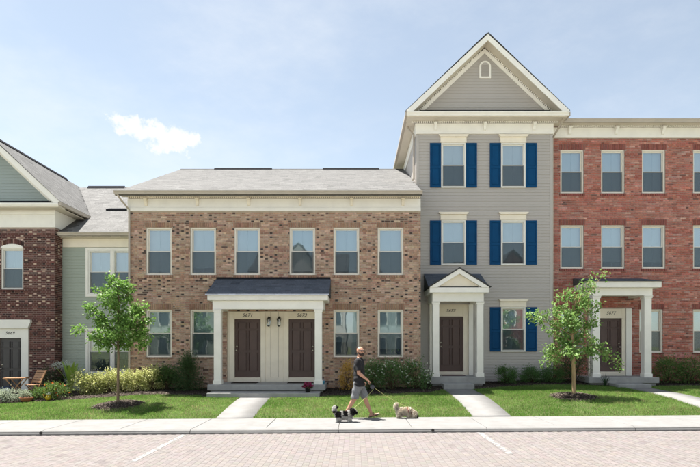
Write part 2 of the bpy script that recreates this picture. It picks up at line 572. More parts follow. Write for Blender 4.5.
def mulch_h(x, y):
    d = y - bed_y(x)
    return gz(x, y) + 0.10 * np.clip(d / .4, 0, 1) ** .6 - .03 + .012 * np.sin(x * 7 + y * 5) * np.clip(d / .3, 0, 1)


nx, ny = 400, 14
xs = np.linspace(-24, 24, nx + 1)
T = np.linspace(0, 1, ny + 1) ** 1.6
X = np.repeat(xs[None], ny + 1, 0)
Y = bed_y(X) + (20.9 - bed_y(X)) * T[:, None]
Z = mulch_h(X, Y)
v = np.stack([X.ravel(), Y.ravel(), Z.ravel()], 1)
i = (np.arange(ny)[:, None] * (nx + 1) + np.arange(nx)[None]).ravel()
bed = obj('mulch_bed', np_mesh('mulch_bed', v, np.stack([i, i + 1, i + nx + 2, i + nx + 1], 1)), M['mulch'], None, True)
tag(bed, kind='structure')


def blades(n, pos, length, width, lean, cols, rngdir=None):
    """pos (n,3): single bent triangles pairs standing up"""
    an = RNG.random(n) * 2 * np.pi
    dx, dy = np.cos(an), np.sin(an)
    la = RNG.random(n) * 2 * np.pi
    lx, ly = np.cos(la) * lean, np.sin(la) * lean
    v = np.zeros((n, 4, 3))
    v[:, 0] = pos + np.stack([-dx * width / 2, -dy * width / 2, np.zeros(n)], 1)
    v[:, 1] = pos + np.stack([dx * width / 2, dy * width / 2, np.zeros(n)], 1)
    mid = pos + np.stack([lx * .35, ly * .35, length * .6], 1)
    v[:, 2] = mid + np.stack([dx * width * .35, dy * width * .35, np.zeros(n)], 1)
    v[:, 3] = pos + np.stack([lx, ly, length], 1)
    f = (np.arange(n)[:, None, None] * 4 + np.array([[0, 1, 2], [0, 2, 3]])[None]).reshape(-1, 3)
    return v.reshape(-1, 3), f, np.repeat(cols, 4, 0)


TREES = [(-6.66, 15.35), (6.47, 16.0)]
RINGR = (0.72, 0.46)


def chips(n, x, y, z, cols, size=.03):
    an = RNG.random(n) * 2 * np.pi
    L = size * (0.5 + RNG.random(n)); W = L * .4
    t = RNG.normal(0, .35, n)
    v = np.zeros((n, 4, 3))
    ux, uy = np.cos(an), np.sin(an)
    for k, (a, b_) in enumerate(((-1, -1), (1, -1), (1, 1), (-1, 1))):
        v[:, k, 0] = x + ux * L * a * .5 - uy * W * b_ * .5
        v[:, k, 1] = y + uy * L * a * .5 + ux * W * b_ * .5
        v[:, k, 2] = z + .006 + t * L * a * .5 + RNG.random(n) * .012
    f = np.arange(n * 4).reshape(-1, 4)
    return v.reshape(-1, 3), f, np.repeat(cols, 4, 0)


n = 26000
x = RNG.uniform(-13, 13, n); y = bed_y(x) + RNG.random(n) ** 1.4 * 1.6
k = y < 20.4
x, y = x[k], y[k]; n = len(x)
cc = np.array([.06, .048, .040])[None] * RNG.uniform(.3, 1.5, (n, 1))
pale_chips = (x < -7.3)                                   # paler bark chips by the hedge
cc[pale_chips] = np.array([.17, .14, .115]) * RNG.uniform(.4, 1.4, (pale_chips.sum(), 1))
edge_strip = (y - bed_y(x) < .22)
cc[edge_strip] = np.array([.19, .16, .13]) * RNG.uniform(.4, 1.3, (edge_strip.sum(), 1))
v, f, c = chips(n, x, y, mulch_h(x, y), cc)
tag(obj('bark_chips', np_mesh('bark_chips', v, f, c), M['chips'], bed), kind='stuff')

for tx, ty in TREES:
    b = MB()
    z0 = float(gz(tx, ty))
    rings = 6; ns = 28; vs = []; fs = []
    for r in range(rings + 1):
        for k in range(ns):
            a = 2 * math.pi * k / ns
            q = r / rings
            jj = 1 + .10 * math.sin(3 * a + tx) + .06 * math.sin(5 * a)
            xx = tx + RINGR[0] * q * jj * math.cos(a); yy = ty + RINGR[1] * 1.5 * q * jj * math.sin(a)
            vs.append((xx, yy, float(gz(xx, yy)) + .085 * (1 - q * q) - .012))
    for r in range(rings):
        for k in range(ns):
            fs.append((r * ns + k, r * ns + (k + 1) % ns, (r + 1) * ns + (k + 1) % ns, (r + 1) * ns + k))
    ring = b.add(vs, fs).build('tree_mulch_ring', M['mulch'], None, True)
    tag(ring, kind='structure')
    n = 2200
    q = np.sqrt(RNG.random(n)); a = RNG.random(n) * 6.283
    x = tx + RINGR[0] * q * np.cos(a); y = ty + RINGR[1] * 1.5 * q * np.sin(a)
    v, f, c = chips(n, x, y, gz(x, y) + .085 * (1 - q * q) - .01, np.array([.17, .14, .115])[None] * RNG.uniform(.35, 1.4, (n, 1)))
    tag(obj('bark_chips', np_mesh('bark_chips', v, f, c), M['chips'], ring), kind='stuff')

def vnoise(x, y, s, seed):
    g = np.random.default_rng(seed).random((64, 64))
    X, Y = x * s + 500, y * s + 500
    i, j = np.floor(X).astype(int), np.floor(Y).astype(int)
    u, w = X - i, Y - j
    u = u * u * (3 - 2 * u); w = w * w * (3 - 2 * w)
    G = lambda a, b: g[a % 64, b % 64]
    return (G(i, j) * (1 - u) + G(i + 1, j) * u) * (1 - w) + (G(i, j + 1) * (1 - u) + G(i + 1, j + 1) * u) * w


# grass
N = 430000
x = RNG.uniform(-14.5, 14.5, N); y = LAWN0 + .0 + RNG.random(N) * 5.6
keep = (y < bed_y(x) + .02 + RNG.normal(0, .03, N)) & (np.abs(x) < y * .72 + .6)
for x0, x1, ye in PATHS:
    keep &= ~((x > x0 - .005) & (x < x1 + .005) & (y < ye + .1))
for tx, ty in TREES:
    keep &= ((x - tx) / RINGR[0]) ** 2 + ((y - ty) / (RINGR[1] * 1.5)) ** 2 > (.92 + RNG.normal(0, .06, N)) ** 2
keep &= RNG.random(N) < .45 + 1.3 * vnoise(x, y, 1.7, 9)
keep &= ~((x > -4.75) & (x < -.85) & (y > 16.7)) & ~((x > -4.55) & (x < -1.0) & (y > 16.57))
x, y = x[keep], y[keep]; n = len(x)

p1 = vnoise(x, y, .9, 1) * .6 + vnoise(x, y, 2.6, 2) * .4
p2 = vnoise(x, y, 5.5, 3)
g0 = np.array([.14, .28, .046]); g1 = np.array([.32, .48, .13]); g2 = np.array([.42, .38, .19])
cc = g0 + (g1 - g0) * np.clip((p1 - .25) * 1.5 + RNG.normal(0, .22, n), 0, 1)[:, None]
dry = (RNG.random(n) < .08 + .4 * np.clip(p2 * p1 * 2.2 - .55, 0, 1) + .5 * np.exp(-(((x + 1.72) / .22) ** 2 + ((y - 14.55) / .2) ** 2)))
cc[dry] = g2 * RNG.uniform(.6, 1.1, (dry.sum(), 1))
cc *= RNG.uniform(.75, 1.2, (n, 1))
ln = RNG.uniform(.028, .062, n) * (.75 + .5 * p2)
pos = np.stack([x, y, gz(x, y) - .012], 1)
v, f, c = blades(n, pos, ln, RNG.uniform(.004, .009, n), RNG.uniform(.005, .04, n), cc)
tag(obj('grass', np_mesh('grass', v, f, c), M['grass']), 'mown green lawn grass in front of the row of townhouses', 'grass', kind='stuff')


# ================================================================== building parts
def wall_panels(name, x0, x1, z0, z1, yf, th, holes, m, parent):
    """a wall facing -y, cut round its openings (x0,x1,z0,z1)"""
    xs = sorted({x0, x1, *[c for h in holes for c in h[:2] if x0 < c < x1]})
    b = MB()
    for i in range(len(xs) - 1):
        xm = (xs[i] + xs[i + 1]) / 2
        cuts = sorted([(h[2], h[3]) for h in holes if h[0] < xm < h[1]])
        z = z0
        for c0, c1 in cuts:
            if c0 > z: b.box(xs[i], xs[i + 1], yf, yf + th, z, min(c0, z1))
            z = max(z, c1)
        if z < z1: b.box(xs[i], xs[i + 1], yf, yf + th, z, z1)
    return b.build(name, m, parent)


BH, BL, JT = 0.0677, 0.2125, 0.010


def brick_mesh(name, items, yf, proud, parent, mapper=None):
    """items: rows of (x0, x1, z0, z1, r, g, b [, extra proud])"""
    a = np.array(items, dtype=float)
    n = len(a)
    v = np.zeros((n, 8, 3))
    ins = .004
    P = proud + (a[:, 7] if a.shape[1] > 7 else 0) + RNG.normal(0, .0012, n)
    for k, (sx, sz) in enumerate(((0, 2), (1, 2), (1, 3), (0, 3))):
        inx = ins if sx == 0 else -ins
        inz = ins if sz == 2 else -ins
        v[:, k, 0] = a[:, sx] + inx; v[:, k, 2] = a[:, sz] + inz; v[:, k, 1] = yf - P
        v[:, 4 + k, 0] = a[:, sx]; v[:, 4 + k, 2] = a[:, sz]; v[:, 4 + k, 1] = yf + .002
    v = v.reshape(-1, 3)
    if mapper: v = mapper(v)
    q = np.array([[0, 1, 2, 3], [4, 5, 1, 0], [5, 6, 2, 1], [6, 7, 3, 2], [7, 4, 0, 3]])
    f = (np.arange(n)[:, None, None] * 8 + q[None]).reshape(-1, 4)
    return tag(obj(name, np_mesh(name, v, f, np.repeat(a[:, 4:7], 8, 0)), M['brick'], parent), kind='stuff')


def brick_rows(x0, x1, z0, z1, holes, colour):
    out = []
    row = 0
    z = z0
    while z + BH - JT <= z1 + 1e-6:
        zt = z + BH - JT
        cuts = [(h[0] - JT / 2, h[1] + JT / 2) for h in holes if h[2] < zt - .01 and h[3] > z + .01]
        segs = [(x0, x1)]
        for c0, c1 in cuts:
            ns = []
            for s0, s1 in segs:
                if c1 <= s0 or c0 >= s1: ns.append((s0, s1)); continue
                if c0 > s0: ns.append((s0, c0))
                if c1 < s1: ns.append((c1, s1))
            segs = ns
        x = x0 - (BL * .75 if row % 2 else 0)           # stretchers and headers in turn
        head = False
        while x < x1:
            ln = BL * .5 if head else BL
            a, b_ = x + JT / 2, x + ln - JT / 2
            col = colour(row, head)
            for s0, s1 in segs:
                p, q = max(a, s0), min(b_, s1)
                if q - p > .02: out.append((p, q, z, zt, *col, 0))
            x += ln; head = not head
        z += BH; row += 1
    return out


def soldier(x0, x1, z0, colour, h=.205, proud=.006):
    out = []
    n = round((x1 - x0) / BH)
    w = (x1 - x0) / n
    for i in range(n):
        out.append((x0 + i * w + JT / 2, x0 + (i + 1) * w - JT / 2, z0, z0 + h - JT, *colour(0), proud))
    return out


def rowlock(x0, x1, z1, colour, h=.062, proud=.03):
    n = round((x1 - x0) / .09)
    w = (x1 - x0) / n
    return [(x0 + i * w + .004, x0 + (i + 1) * w - .004, z1 - h, z1, *colour(0), proud) for i in range(n)]


class Palette:
    def __init__(s, cols, weights, run, jitter=.12, heads=None, share=0.0):
        s.heads, s.share, s.n, s.k = heads, share, 0, 1.0
        s.c, s.w, s.run, s.j = cols, weights, run, jitter
        s.left, s.cur = 0, cols[0]

    def __call__(s, row, head=False):
        s.n += 1
        if s.n % 9 == 0: s.k = random.choice((.15, .5, 1.0, 2.0))
        if head and s.heads is not None and random.random() < s.share * s.k: return s.heads(row)
        if s.left <= 0:
            k = random.choices(range(len(s.c)), s.w)[0]
            s.cur = s.c[k]; s.left = random.randint(1, s.run[k])
        s.left -= 1
        g = random.gauss(1, s.j)
        g = min(1.4, max(.6, g))
        return tuple(x * g * random.gauss(1, .03) for x in s.cur)


TAN_HEADS = Palette([(.075, .055, .05), (.17, .105, .082), (.31, .18, .13)], [5, 4, 4], [3, 2, 2])
PAL_TAN = Palette([(.48, .31, .222), (.55, .385, .29), (.41, .25, .18), (.34, .195, .142), (.13, .085, .07)], [40, 26, 24, 13, 2.5], [2, 2, 2, 1, 1], .12, TAN_HEADS, .36)
PAL_TAN_TRIM = Palette([(.36, .215, .15), (.31, .18, .125), (.42, .265, .185)], [4, 3, 3], [2, 2, 2], .08)
PAL_RED = Palette([(.48, .18, .135), (.43, .145, .11), (.52, .235, .185), (.36, .13, .10), (.20, .095, .08), (.56, .32, .265)], [38, 24, 24, 11, 3, 7], [2, 2, 2, 2, 1, 2])
PAL_RED_TRIM = Palette([(.31, .11, .09), (.27, .09, .075)], [1, 1], [2, 2], .08)
DARK_HEADS = Palette([(.56, .42, .33), (.30, .17, .135), (.05, .03, .03)], [6, 3, 3], [1, 1, 2])
PAL_DARK = Palette([(.13, .058, .05), (.10, .046, .042), (.17, .078, .068), (.065, .038, .036), (.36, .23, .18)], [38, 28, 22, 10, 4], [2, 2, 2, 2, 1], .12, DARK_HEADS, .42)


def row_up(z, z0, lo):
    return z0 + math.ceil((z + lo - z0) / BH) * BH


def row_down(z, z0, lo):
    return z0 + math.floor((z - lo - z0) / BH) * BH


def add_windows_holes(ws):
    return [(w['x'] - w['w'] / 2, w['x'] + w['w'] / 2, w['z'], w['z'] + w['h']) for w in ws]


_WIN = {}


def window_meshes(w, h, vinyl):
    key = (round(w, 3), round(h, 3), vinyl)
    if key in _WIN: return _WIN[key]
    f = .048
    fr = MB()
    fr.box(-w / 2, -w / 2 + f, 0, .13, 0, h).box(w / 2 - f, w / 2, 0, .13, 0, h)
    fr.box(-w / 2 + f, w / 2 - f, 0, .13, h - f, h).box(-w / 2 + f, w / 2 - f, -.012, .13, 0, f)
    iw = w / 2 - f; mid = h * .5
    s = .036

    def sash(z0, z1, y0):
        b = MB()
        b.box(-iw, -iw + s, y0, y0 + .03, z0, z1).box(iw - s, iw, y0, y0 + .03, z0, z1)
        b.box(-iw + s, iw - s, y0, y0 + .03, z1 - s, z1).box(-iw + s, iw - s, y0, y0 + .03, z0, z0 + s)
        return b.mesh('sash')
    us = sash(mid - .02, h - f, .075); ls = sash(f, mid + .02, .04)
    up = MB().box(-iw + s, iw - s, .086, .094, mid - .02 + s, h - f - s).mesh('pane')
    lp = MB().box(-iw + s, iw - s, .051, .059, f + s, mid + .02 - s).mesh('pane')
    um = MB().box(-.006, .006, .097, .103, mid - .02 + s, h - f - s).mesh('muntin')
    lm = MB().box(-.006, .006, .062, .068, f + s, mid + .02 - s).mesh('muntin')
    sc = MB().add([(-iw + .004, .03, f + .004), (iw - .004, .03, f + .004), (iw - .004, .03, mid), (-iw + .004, .03, mid)], [(0, 1, 2, 3)]).mesh('insect_screen')
    bl = []
    for low in (0.0, .07, .30, .16):
        b = MB()
        z = h - f - .04
        b.box(-iw - .02, iw + .02, .20, .235, h - f - .04, h - f + .02)
        while z > f + low * h:
            b.add([(-iw - .02, .205, z), (iw + .02, .205, z), (iw + .02, .232, z - .044), (-iw - .02, .232, z - .044)], [(0, 1, 2, 3)])
            z -= .042
        bl.append(b.mesh('blind'))
    V = M['vinyl'] if vinyl == 'tan' else M['wvinyl']
    frm = fr.mesh('window')
    for me, m in ((frm, V), (us, V), (ls, V), (up, M['glass']), (lp, M['glass']), (um, M['muntin']), (lm, M['muntin']), (sc, M['screen']), *[(q, M['blind']) for q in bl]):
        me.materials.append(m)
    _WIN[key] = (frm, us, ls, up, lp, um, lm, sc, bl)
    return _WIN[key]


def window(x, z, w, h, yf, parent, vinyl='tan', blind=0, recess=.035):
    frm, us, ls, up, lp, um, lm, sc, bl = window_meshes(w, h, vinyl)
    o = bpy.data.objects.new('window', frm); COL.objects.link(o)
    o.location = (x, yf + recess, z)
    attach(o, parent)
    for nm, me in (('upper_sash', us), ('lower_sash', ls), ('pane', up), ('pane', lp), ('muntin', um), ('muntin', lm), ('insect_screen', sc), ('blind', bl[blind % 4])):
        c = bpy.data.objects.new(nm, me); COL.objects.link(c); c.parent = o
    return o


def door(x, z, w, h, yf, parent, m, handed=-1):
    """six-panel door; origin at the middle of its foot, facing -y"""
    b = MB().box(-w / 2, w / 2, 0, .045, 0, h)
    o = b.build('door', m, None); o.location = (x, yf, z); attach(o, parent)
    cw = w * .33
    rows = ((.12 * h, .42 * h), (.47 * h, .80 * h), (.84 * h, .94 * h))
    for s in (-1, 1):
        for z0, z1 in rows:
            cx = s * w * .215
            p = MB()
            a, c2 = cx - cw / 2, cx + cw / 2
            # a groove of four strips round a raised field
            p.prism([(a, -.001), (c2, -.001), (c2 - .03, -.022), (a + .03, -.022)], 'z', z0, z1)
            q = p.mesh('panel'); po = obj('panel', q, m, None); po.parent = o
            mo = MB()
            mo.box(a - .018, a - .004, -.020, .004, z0 - .018, z1 + .018).box(c2 + .004, c2 + .018, -.020, .004, z0 - .018, z1 + .018)
            mo.box(a - .004, c2 + .004, -.020, .004, z0 - .018, z0 - .004).box(a - .004, c2 + .004, -.020, .004, z1 + .004, z1 + .018)
            mo2 = obj('panel_moulding', mo.mesh('panel_moulding'), m, None); mo2.parent = o
    kx = handed * (w / 2 - .07)
    k = MB().tube([(kx, 0, .92), (kx, -.05, .92)], .012, 8).ball((kx, -.065, .92), .03)
    ko = k.build('knob', M['metal'], None, True); ko.parent = o
    k = MB().tube([(kx, .0, 1.06), (kx, -.025, 1.06)], .03, 12)
    ko = k.build('deadbolt', M['metal'], None, True); ko.parent = o
    return o


def number(txt, x, y, z, size, parent):
    cu = bpy.data.curves.new('house_number', 'FONT')
    cu.body = txt; cu.size = size; cu.align_x = 'CENTER'; cu.align_y = 'CENTER'
    cu.extrude = .004; cu.offset = .0012; cu.shear = .28; cu.space_character = 1.12
    t = bpy.data.objects.new('tmp_text', cu); COL.objects.link(t)
    dg = bpy.context.evaluated_depsgraph_get()
    me = bpy.data.meshes.new_from_object(t.evaluated_get(dg))
    bpy.data.objects.remove(t, do_unlink=True)
    me.name = 'house_number'
    me.materials.clear(); me.materials.append(M['number'])
    o = bpy.data.objects.new('house_number', me); COL.objects.link(o)
    o.rotation_euler = (R(90), 0, 0); o.location = (x, y, z)
    return attach(o, parent)


def column(x, y, z0, z1, w, parent, m, mount=None):
    b = MB().box(x - w / 2, x + w / 2, y - w / 2, y + w / 2, z0, z1)
    o = b.build('porch_column', m, parent, bevel=.008)
    c = MB().box(x - w / 2 - .02, x + w / 2 + .02, y - w / 2 - .02, y + w / 2 + .02, z1 - .09, z1 - .035)
    c.box(x - w / 2 - .035, x + w / 2 + .035, y - w / 2 - .035, y + w / 2 + .035, z1 - .033, z1 - .002).build('capital', m, o, bevel=.005)
    c = MB().box(x - w / 2 - .022, x + w / 2 + .022, y - w / 2 - .022, y + w / 2 + .022, z0 + .002, z0 + .13)
    c.build('base_block', m, o, bevel=.006)
    return o


SH = np.array([.172, .170, .166])


def shingles(parent, p0, u, v, U, V, keep=None, expo=.145, name='shingles', tint=(1, 1, 1)):
    """laps of shingle tabs on the plane p0 + a*u + b*v (u along the eave, v up the slope)"""
    p0, u, v = (np.array(t, float) for t in (p0, u, v))
    u /= np.linalg.norm(u); v /= np.linalg.norm(v)
    nrm = np.cross(u, v)
    if nrm[2] < 0: nrm = -nrm
    A, B, W, C = [], [], [], []
    r = 0
    b = -.02
    while b < V - .02:
        a = -random.random() * .3
        while a < U:
            w = random.uniform(.16, .36)
            a0, a1 = max(a, 0), min(a + w, U)
            if a1 - a0 > .02 and (keep is None or keep(*(p0 + u * (a0 + a1) / 2 + v * b))):
                A.append(a0 + .002); W.append(a1 - .002); B.append(b)
                g = random.gauss(1, .10)
                C.append(g)
            a += w
        b += expo; r += 1
    A, B, W, C = (np.array(t) for t in (A, B, W, C))
    n = len(A)
    top = np.minimum(B + expo * 1.15, V)
    P = lambda a, b, h: p0[None] + u[None] * a[:, None] + v[None] * b[:, None] + nrm[None] * h
    vs = np.stack([P(A, B, .0045), P(W, B, .0045), P(W, top, .002), P(A, top, .002), P(A, B, .001), P(W, B, .001)], 1)
    q = np.array([[0, 1, 2, 3], [4, 5, 1, 0]])
    f = (np.arange(n)[:, None, None] * 6 + q[None]).reshape(-1, 4)
    cols = np.repeat(SH[None] * np.array(tint)[None] * C[:, None], 6, 0)
    return tag(obj(name, np_mesh(name, vs.reshape(-1, 3), f, cols), M['shingle'], parent), kind='stuff')


_BOARD = {}


def board(x0, x1, y, z, e, m, parent):
    """one lap-siding board: thick at its lower edge"""
    key = (e, m.name)
    if key not in _BOARD:
        b = MB().prism([(0, 0), (-.019, 0), (-.019, .008), (-.004, e + .012), (0, e + .012)], 'x', 0, 1)
        _BOARD[key] = b.mesh('siding_board'); _BOARD[key].materials.append(m)
    o = bpy.data.objects.new('siding_board', _BOARD[key]); COL.objects.link(o)
    o.location = (x0, y, z); o.scale = (x1 - x0, 1, 1)
    return attach(o, parent)


def siding(x0, x1, z0, z1, y, holes, m, parent, e=.108, limit=None):
    z = z0
    while z < z1 - .01:
        zt = min(z + e, z1)
        a, b_ = x0, x1
        if limit: a, b_ = limit(z + e * .9)
        cuts = [(h[0], h[1]) for h in holes if h[2] < z + e - .005 and h[3] > z + .005]
        segs = [(a, b_)]
        for c0, c1 in cuts:
            ns = []
            for s0, s1 in segs:
                if c1 <= s0 or c0 >= s1: ns.append((s0, s1)); continue
                if c0 > s0 + .01: ns.append((s0, c0))
                if c1 < s1 - .01: ns.append((c1, s1))
            segs = ns
        for s0, s1 in segs:
            if s1 - s0 > .03: board(s0, s1, y, z, e, m, parent)
        z += e


def gutter(x0, x1, y, z0, z1, parent, m=None):
    """K-style gutter along x, its face towards -y"""
    d = .12; h = z1 - z0
    prof = [(y + d, z0), (y + .035, z0), (y + .03, z0 + h * .35), (y, z0 + h * .75), (y, z1), (y + .012, z1), (y + .012, z1 - .02), (y + .04, z0 + .02), (y + d - .01, z0 + .02), (y + d - .01, z1), (y + d, z1)]
    return MB().prism(prof, 'x', x0, x1).build('gutter', m or M['gutter'], parent)


def dentils(x0, x1, y0, y1, z0, z1, parent, m, pitch=.07, duty=.6):
    b = MB()
    n = int((x1 - x0) / pitch)
    for i in range(n):
        x = x0 + (i + .5) * (x1 - x0) / n
        b.box(x - pitch * duty / 2, x + pitch * duty / 2, y0, y1, z0, z1)
    return tag(b.build('dentil_moulding', m, parent), kind='stuff')


def bracket(x, yf, z1, parent, m, h=.26, d=.12, w=.085):
    prof = [(yf, z1), (yf - d, z1), (yf - d, z1 - h * .28), (yf - d * .62, z1 - h * .5), (yf - d * .35, z1 - h * .9), (yf, z1 - h)]
    b = MB().prism(prof, 'x', x - w / 2, x + w / 2)
    b.box(x - w / 2 - .015, x + w / 2 + .015, yf - d - .012, yf - .001, z1 - .045, z1 - .002)
    return b.build('bracket', m, parent)


def lantern(x, yf, z, parent):
    """black coach lamp on the wall"""
    b = MB()
    b.box(x - .045, x + .045, yf - .02, yf, z - .02, z + .15)
    b.tube([(x, yf - .01, z + .10), (x, yf - .06, z + .16), (x, yf - .12, z + .14)], .011, 6)
    b.lathe([(.02, .095), (.085, .06), (.09, .045), (.075, .04)], (x, yf - .12, z + .02), 8)
    b.lathe([(.012, .0), (.035, .015), (.05, .03), (.055, .04)], (x, yf - .12, z - .19), 8)
    for k in range(4):
        a = math.pi / 4 + k * math.pi / 2
        b.tube([(x + .052 * math.cos(a), yf - .12 + .052 * math.sin(a), z - .155), (x + .075 * math.cos(a), yf - .12 + .075 * math.sin(a), z + .065)], .007, 5)
    b.tube([(x, yf - .12, z + .11), (x, yf - .12, z + .16)], [.012, .004], 6)
    o = b.build('wall_lantern', M['black'], parent)
    g = MB().lathe([(.046, -.15), (.066, .06)], (x, yf - .12, z), 8)
    g.build('lantern_glass', M['lamp_glass'], o)
    return o


def downspout(pts, parent, m=None):
    b = MB()
    b.tube(pts, .042, 4)
    o = b.build('downspout', m or M['gutter'], parent, bevel=.006)
    return o

PORCH_SHADE = (.66, .76, .95)        # same shingle; porch shade painted in as a darker, bluer tint

# ================================================================== the tan brick townhouse (two doors)
def build_tan():
    YF = 18.6
    X0, X1 = -7.72, 2.28
    H = empty('tan_brick_townhouse', (-2.7, YF, .2), 'low two-storey tan brick townhouse with paired brown doors under one shared porch', 'house')
    CX = -2.71
    ws = []
    for k, dx in enumerate((-3.96, -2.45, -.945, .945, 2.45, 3.96)):
        ws.append(dict(x=CX + dx, z=4.242, w=.872, h=1.62, b=0))
        if abs(dx) > 1: ws.append(dict(x=CX + dx, z=1.432, w=.872, h=1.62, b=0))
    bl = [0, 0, 3, 0, 0, 1, 1, 2, 0, 3]
    holes = add_windows_holes(ws)
    porch_hole = (-4.34, -1.10, .1, 2.99)
    wall_panels('wall', X0, X1, -.1, 6.9, YF, .2, holes + [porch_hole], M['mortar'], H)
    items = []
    bh = []
    for h in holes:
        zt, zb = row_up(h[3], .02, .18), row_down(h[2], .02, .045)
        bh.append((h[0] - .045, h[1] + .045, h[3], zt))
        bh.append((h[0] - .045, h[1] + .045, zb, h[2]))
        items += soldier(h[0] - .045, h[1] + .045, h[3] + .002, PAL_TAN_TRIM, zt - h[3] - .002)
        items += rowlock(h[0] - .045, h[1] + .045, h[2] - .004, PAL_TAN_TRIM, h[2] - .004 - zb)
    items += brick_rows(X0, X1, .02, 6.40, holes + bh + [porch_hole], PAL_TAN)
    brick_mesh('bricks', items, YF, .009, H)
    # body of the house
    b = MB().box(X0, X0 + .2, YF + .2, 31.2, -.1, 6.9).box(X1 - .2, X1, YF + .2, 31.2, -.1, 6.9).box(X0 + .2, X1 - .2, 31.0, 31.2, -.1, 6.9)
    b.prism([(YF + .2, 6.9), (31.2, 6.9), (24.9, 9.66)], 'x', X0, X0 + .2)
    b.build('side_wall', M['siding_sage'], H)
    MB().box(X0 + .2, X1 - .2, YF + .2, 31.0, 3.45, 3.55).box(X0 + .2, X1 - .2, YF + 2.5, YF + 2.6, 0, 6.8).build('inner_wall', M['interior'], H)
    for w, k in zip(ws, bl):
        window(w['x'], w['z'], w['w'], w['h'], YF, H, 'tan', k)
    # cornice
    c = MB().box(X0 - .01, X1 - .005, YF - .035, YF - .001, 6.41, 6.84)
    c.box(X0 - .012, X1 - .005, YF - .07, YF - .036, 6.41, 6.53)
    cor = c.build('cornice', M['white_trim'], H, bevel=.006)
    for k in range(6):
        bracket(CX - 4.4 + k * 1.752 + .02, YF - .036, 6.84, cor, M['trim'])
    dentils(X0, X1 - .01, YF - .075, YF - .03, 6.855, 6.898, cor, M['trim'])
    MB().box(X0 - .2, X1 - .005, 18.11, YF - .002, 6.90, 6.925).build('soffit', M['soffit'], cor)
    # roof
    r = MB().prism([(18.12, 6.95), (24.9, 9.90), (31.5, 6.99), (31.5, 6.86), (24.9, 9.75), (18.12, 6.82)], 'x', -7.93, X1 - .003)
    ro = r.build('roof', M['roof_deck'], H)
    sl = math.hypot(6.81, 2.96)
    shingles(ro, (-7.93, 18.09, 6.945), (1, 0, 0), (0, 24.9 - 18.09, 9.905 - 6.945), X1 + 7.93 - .01, sl)
    for a, b_ in ((-6.37, -3.75), (-1.42, 1.14)):
        MB().prism([(24.75, 9.85), (24.82, 9.95), (24.98, 9.95), (25.05, 9.85)], 'x', a, b_).build('ridge_vent', M['vent'], ro)
    MB().prism([(24.78, 9.86), (24.9, 9.935), (25.02, 9.86)], 'x', -7.93, X1 - .01).build('ridge_cap', M['roof_deck'], ro)
    rk = MB().prism([(18.1, 6.80), (18.1, 6.93), (24.9, 9.87), (24.9, 9.74)], 'x', -7.955, -7.932).build('rake_board', M['gutter'], ro)
    gutter(-7.96, X1 - .004, 17.99, 6.855, 6.965, H)
    downspout([(-7.87, 18.05, 6.87), (-7.80, 18.22, 6.70), (-7.66, 18.545, 6.45), (-7.66, 18.545, .25)], H)
    # porch
    pz = .578
    # cream wall round the doors, cut for both
    holes2 = [(-4.096, -3.20, .2, 2.745), (-2.24, -1.344, .2, 2.745)]
    wall_panels('entry_wall', -4.34, -1.10, .3, 3.05, YF + .05, .12, holes2, M['trim'], H)
    for x0, x1 in ((-4.096, -3.20), (-2.24, -1.344)):
        xm = (x0 + x1) / 2
        t = MB().box(x0 - .16, x0 - .004, YF + .02, YF + .048, pz, 2.985).box(x1 + .004, x1 + .16, YF + .02, YF + .048, pz, 2.985)
        t.box(x0 - .003, x1 + .003, YF + .025, YF + .048, 2.75, 2.985)
        t.box(x0 - .02, x1 + .02, YF + .01, YF + .024, 2.735, 2.775)
        t.build('door_casing', M['trim'], H, bevel=.004)
        MB().box(x0 + .002, x1 - .002, YF - .02, YF + .16, pz + .001, .735).build('door_sill', M['trim'], H, bevel=.005)
        MB().box(x0 + .03, x1 - .03, YF - .62, YF - .12, pz + .001, pz + .018).build('door_mat', M['mulch'], H)
    door(-3.648, .738, .89, 2.0, YF + .09, H, M['door'], -1)
    door(-1.792, .738, .89, 2.0, YF + .09, H, M['door'], 1)
    t = MB()
    for k in range(3): t.box(-2.98 + .02 + k * .27 + .1, -2.98 + .03 + k * .27 + .1, YF + .043, YF + .049, pz + .16, 2.985)
    t.build('panel_seam', M['gutter'], H)
    MB().box(-3.03, -2.41, YF + .03, YF + .049, pz, .73).build('skirting', M['trim'], H)
    number('5671', -3.648, YF + .018, 2.865, .155, H)
    number('5673', -1.792, YF + .018, 2.865, .155, H)
    lantern(-2.91, YF + .05, 2.66, H)
    lantern(-2.56, YF + .05, 2.66, H)
    # slab and step
    MB().box(-4.66, -.92, 17.28, YF - .015, .395, pz).build('porch_slab', M['slab'], H, bevel=.015)
    MB().box(-4.58, -1.0, 17.36, YF - .015, .0, .394).build('porch_footing', M['slab'], H)
    MB().box(-4.50, -1.06, 16.60, 17.355, -.05, .37).build('step', M['slab'], H, bevel=.015)
    cols = [column(-4.37, 17.50, pz, 2.985, .225, H, M['white_trim']), column(-1.14, 17.50, pz, 2.985, .225, H, M['white_trim'])]
    be = MB().box(-4.52, -.98, 17.38, 17.62, 2.988, 3.262).box(-4.52, -4.29, 17.621, YF - .012, 2.988, 3.262).box(-1.21, -.98, 17.621, YF - .012, 2.988, 3.262)
    be.build('porch_beam', M['white_trim'], H, bevel=.005)
    MB().box(-4.28, -1.22, 17.625, YF + .04, 3.05, 3.09).build('porch_ceiling', M['soffit'], H)
    MB().box(-4.66, -.83, 17.29, YF - .012, 3.265, 3.44).build('porch_fascia', M['white_trim'], H, bevel=.006)
    pr = MB().prism([(17.24, 3.442), (YF - .011, 4.085), (YF - .011, 3.442)], 'x', -4.72, -.79).build('porch_roof', M['roof_deck'], H)
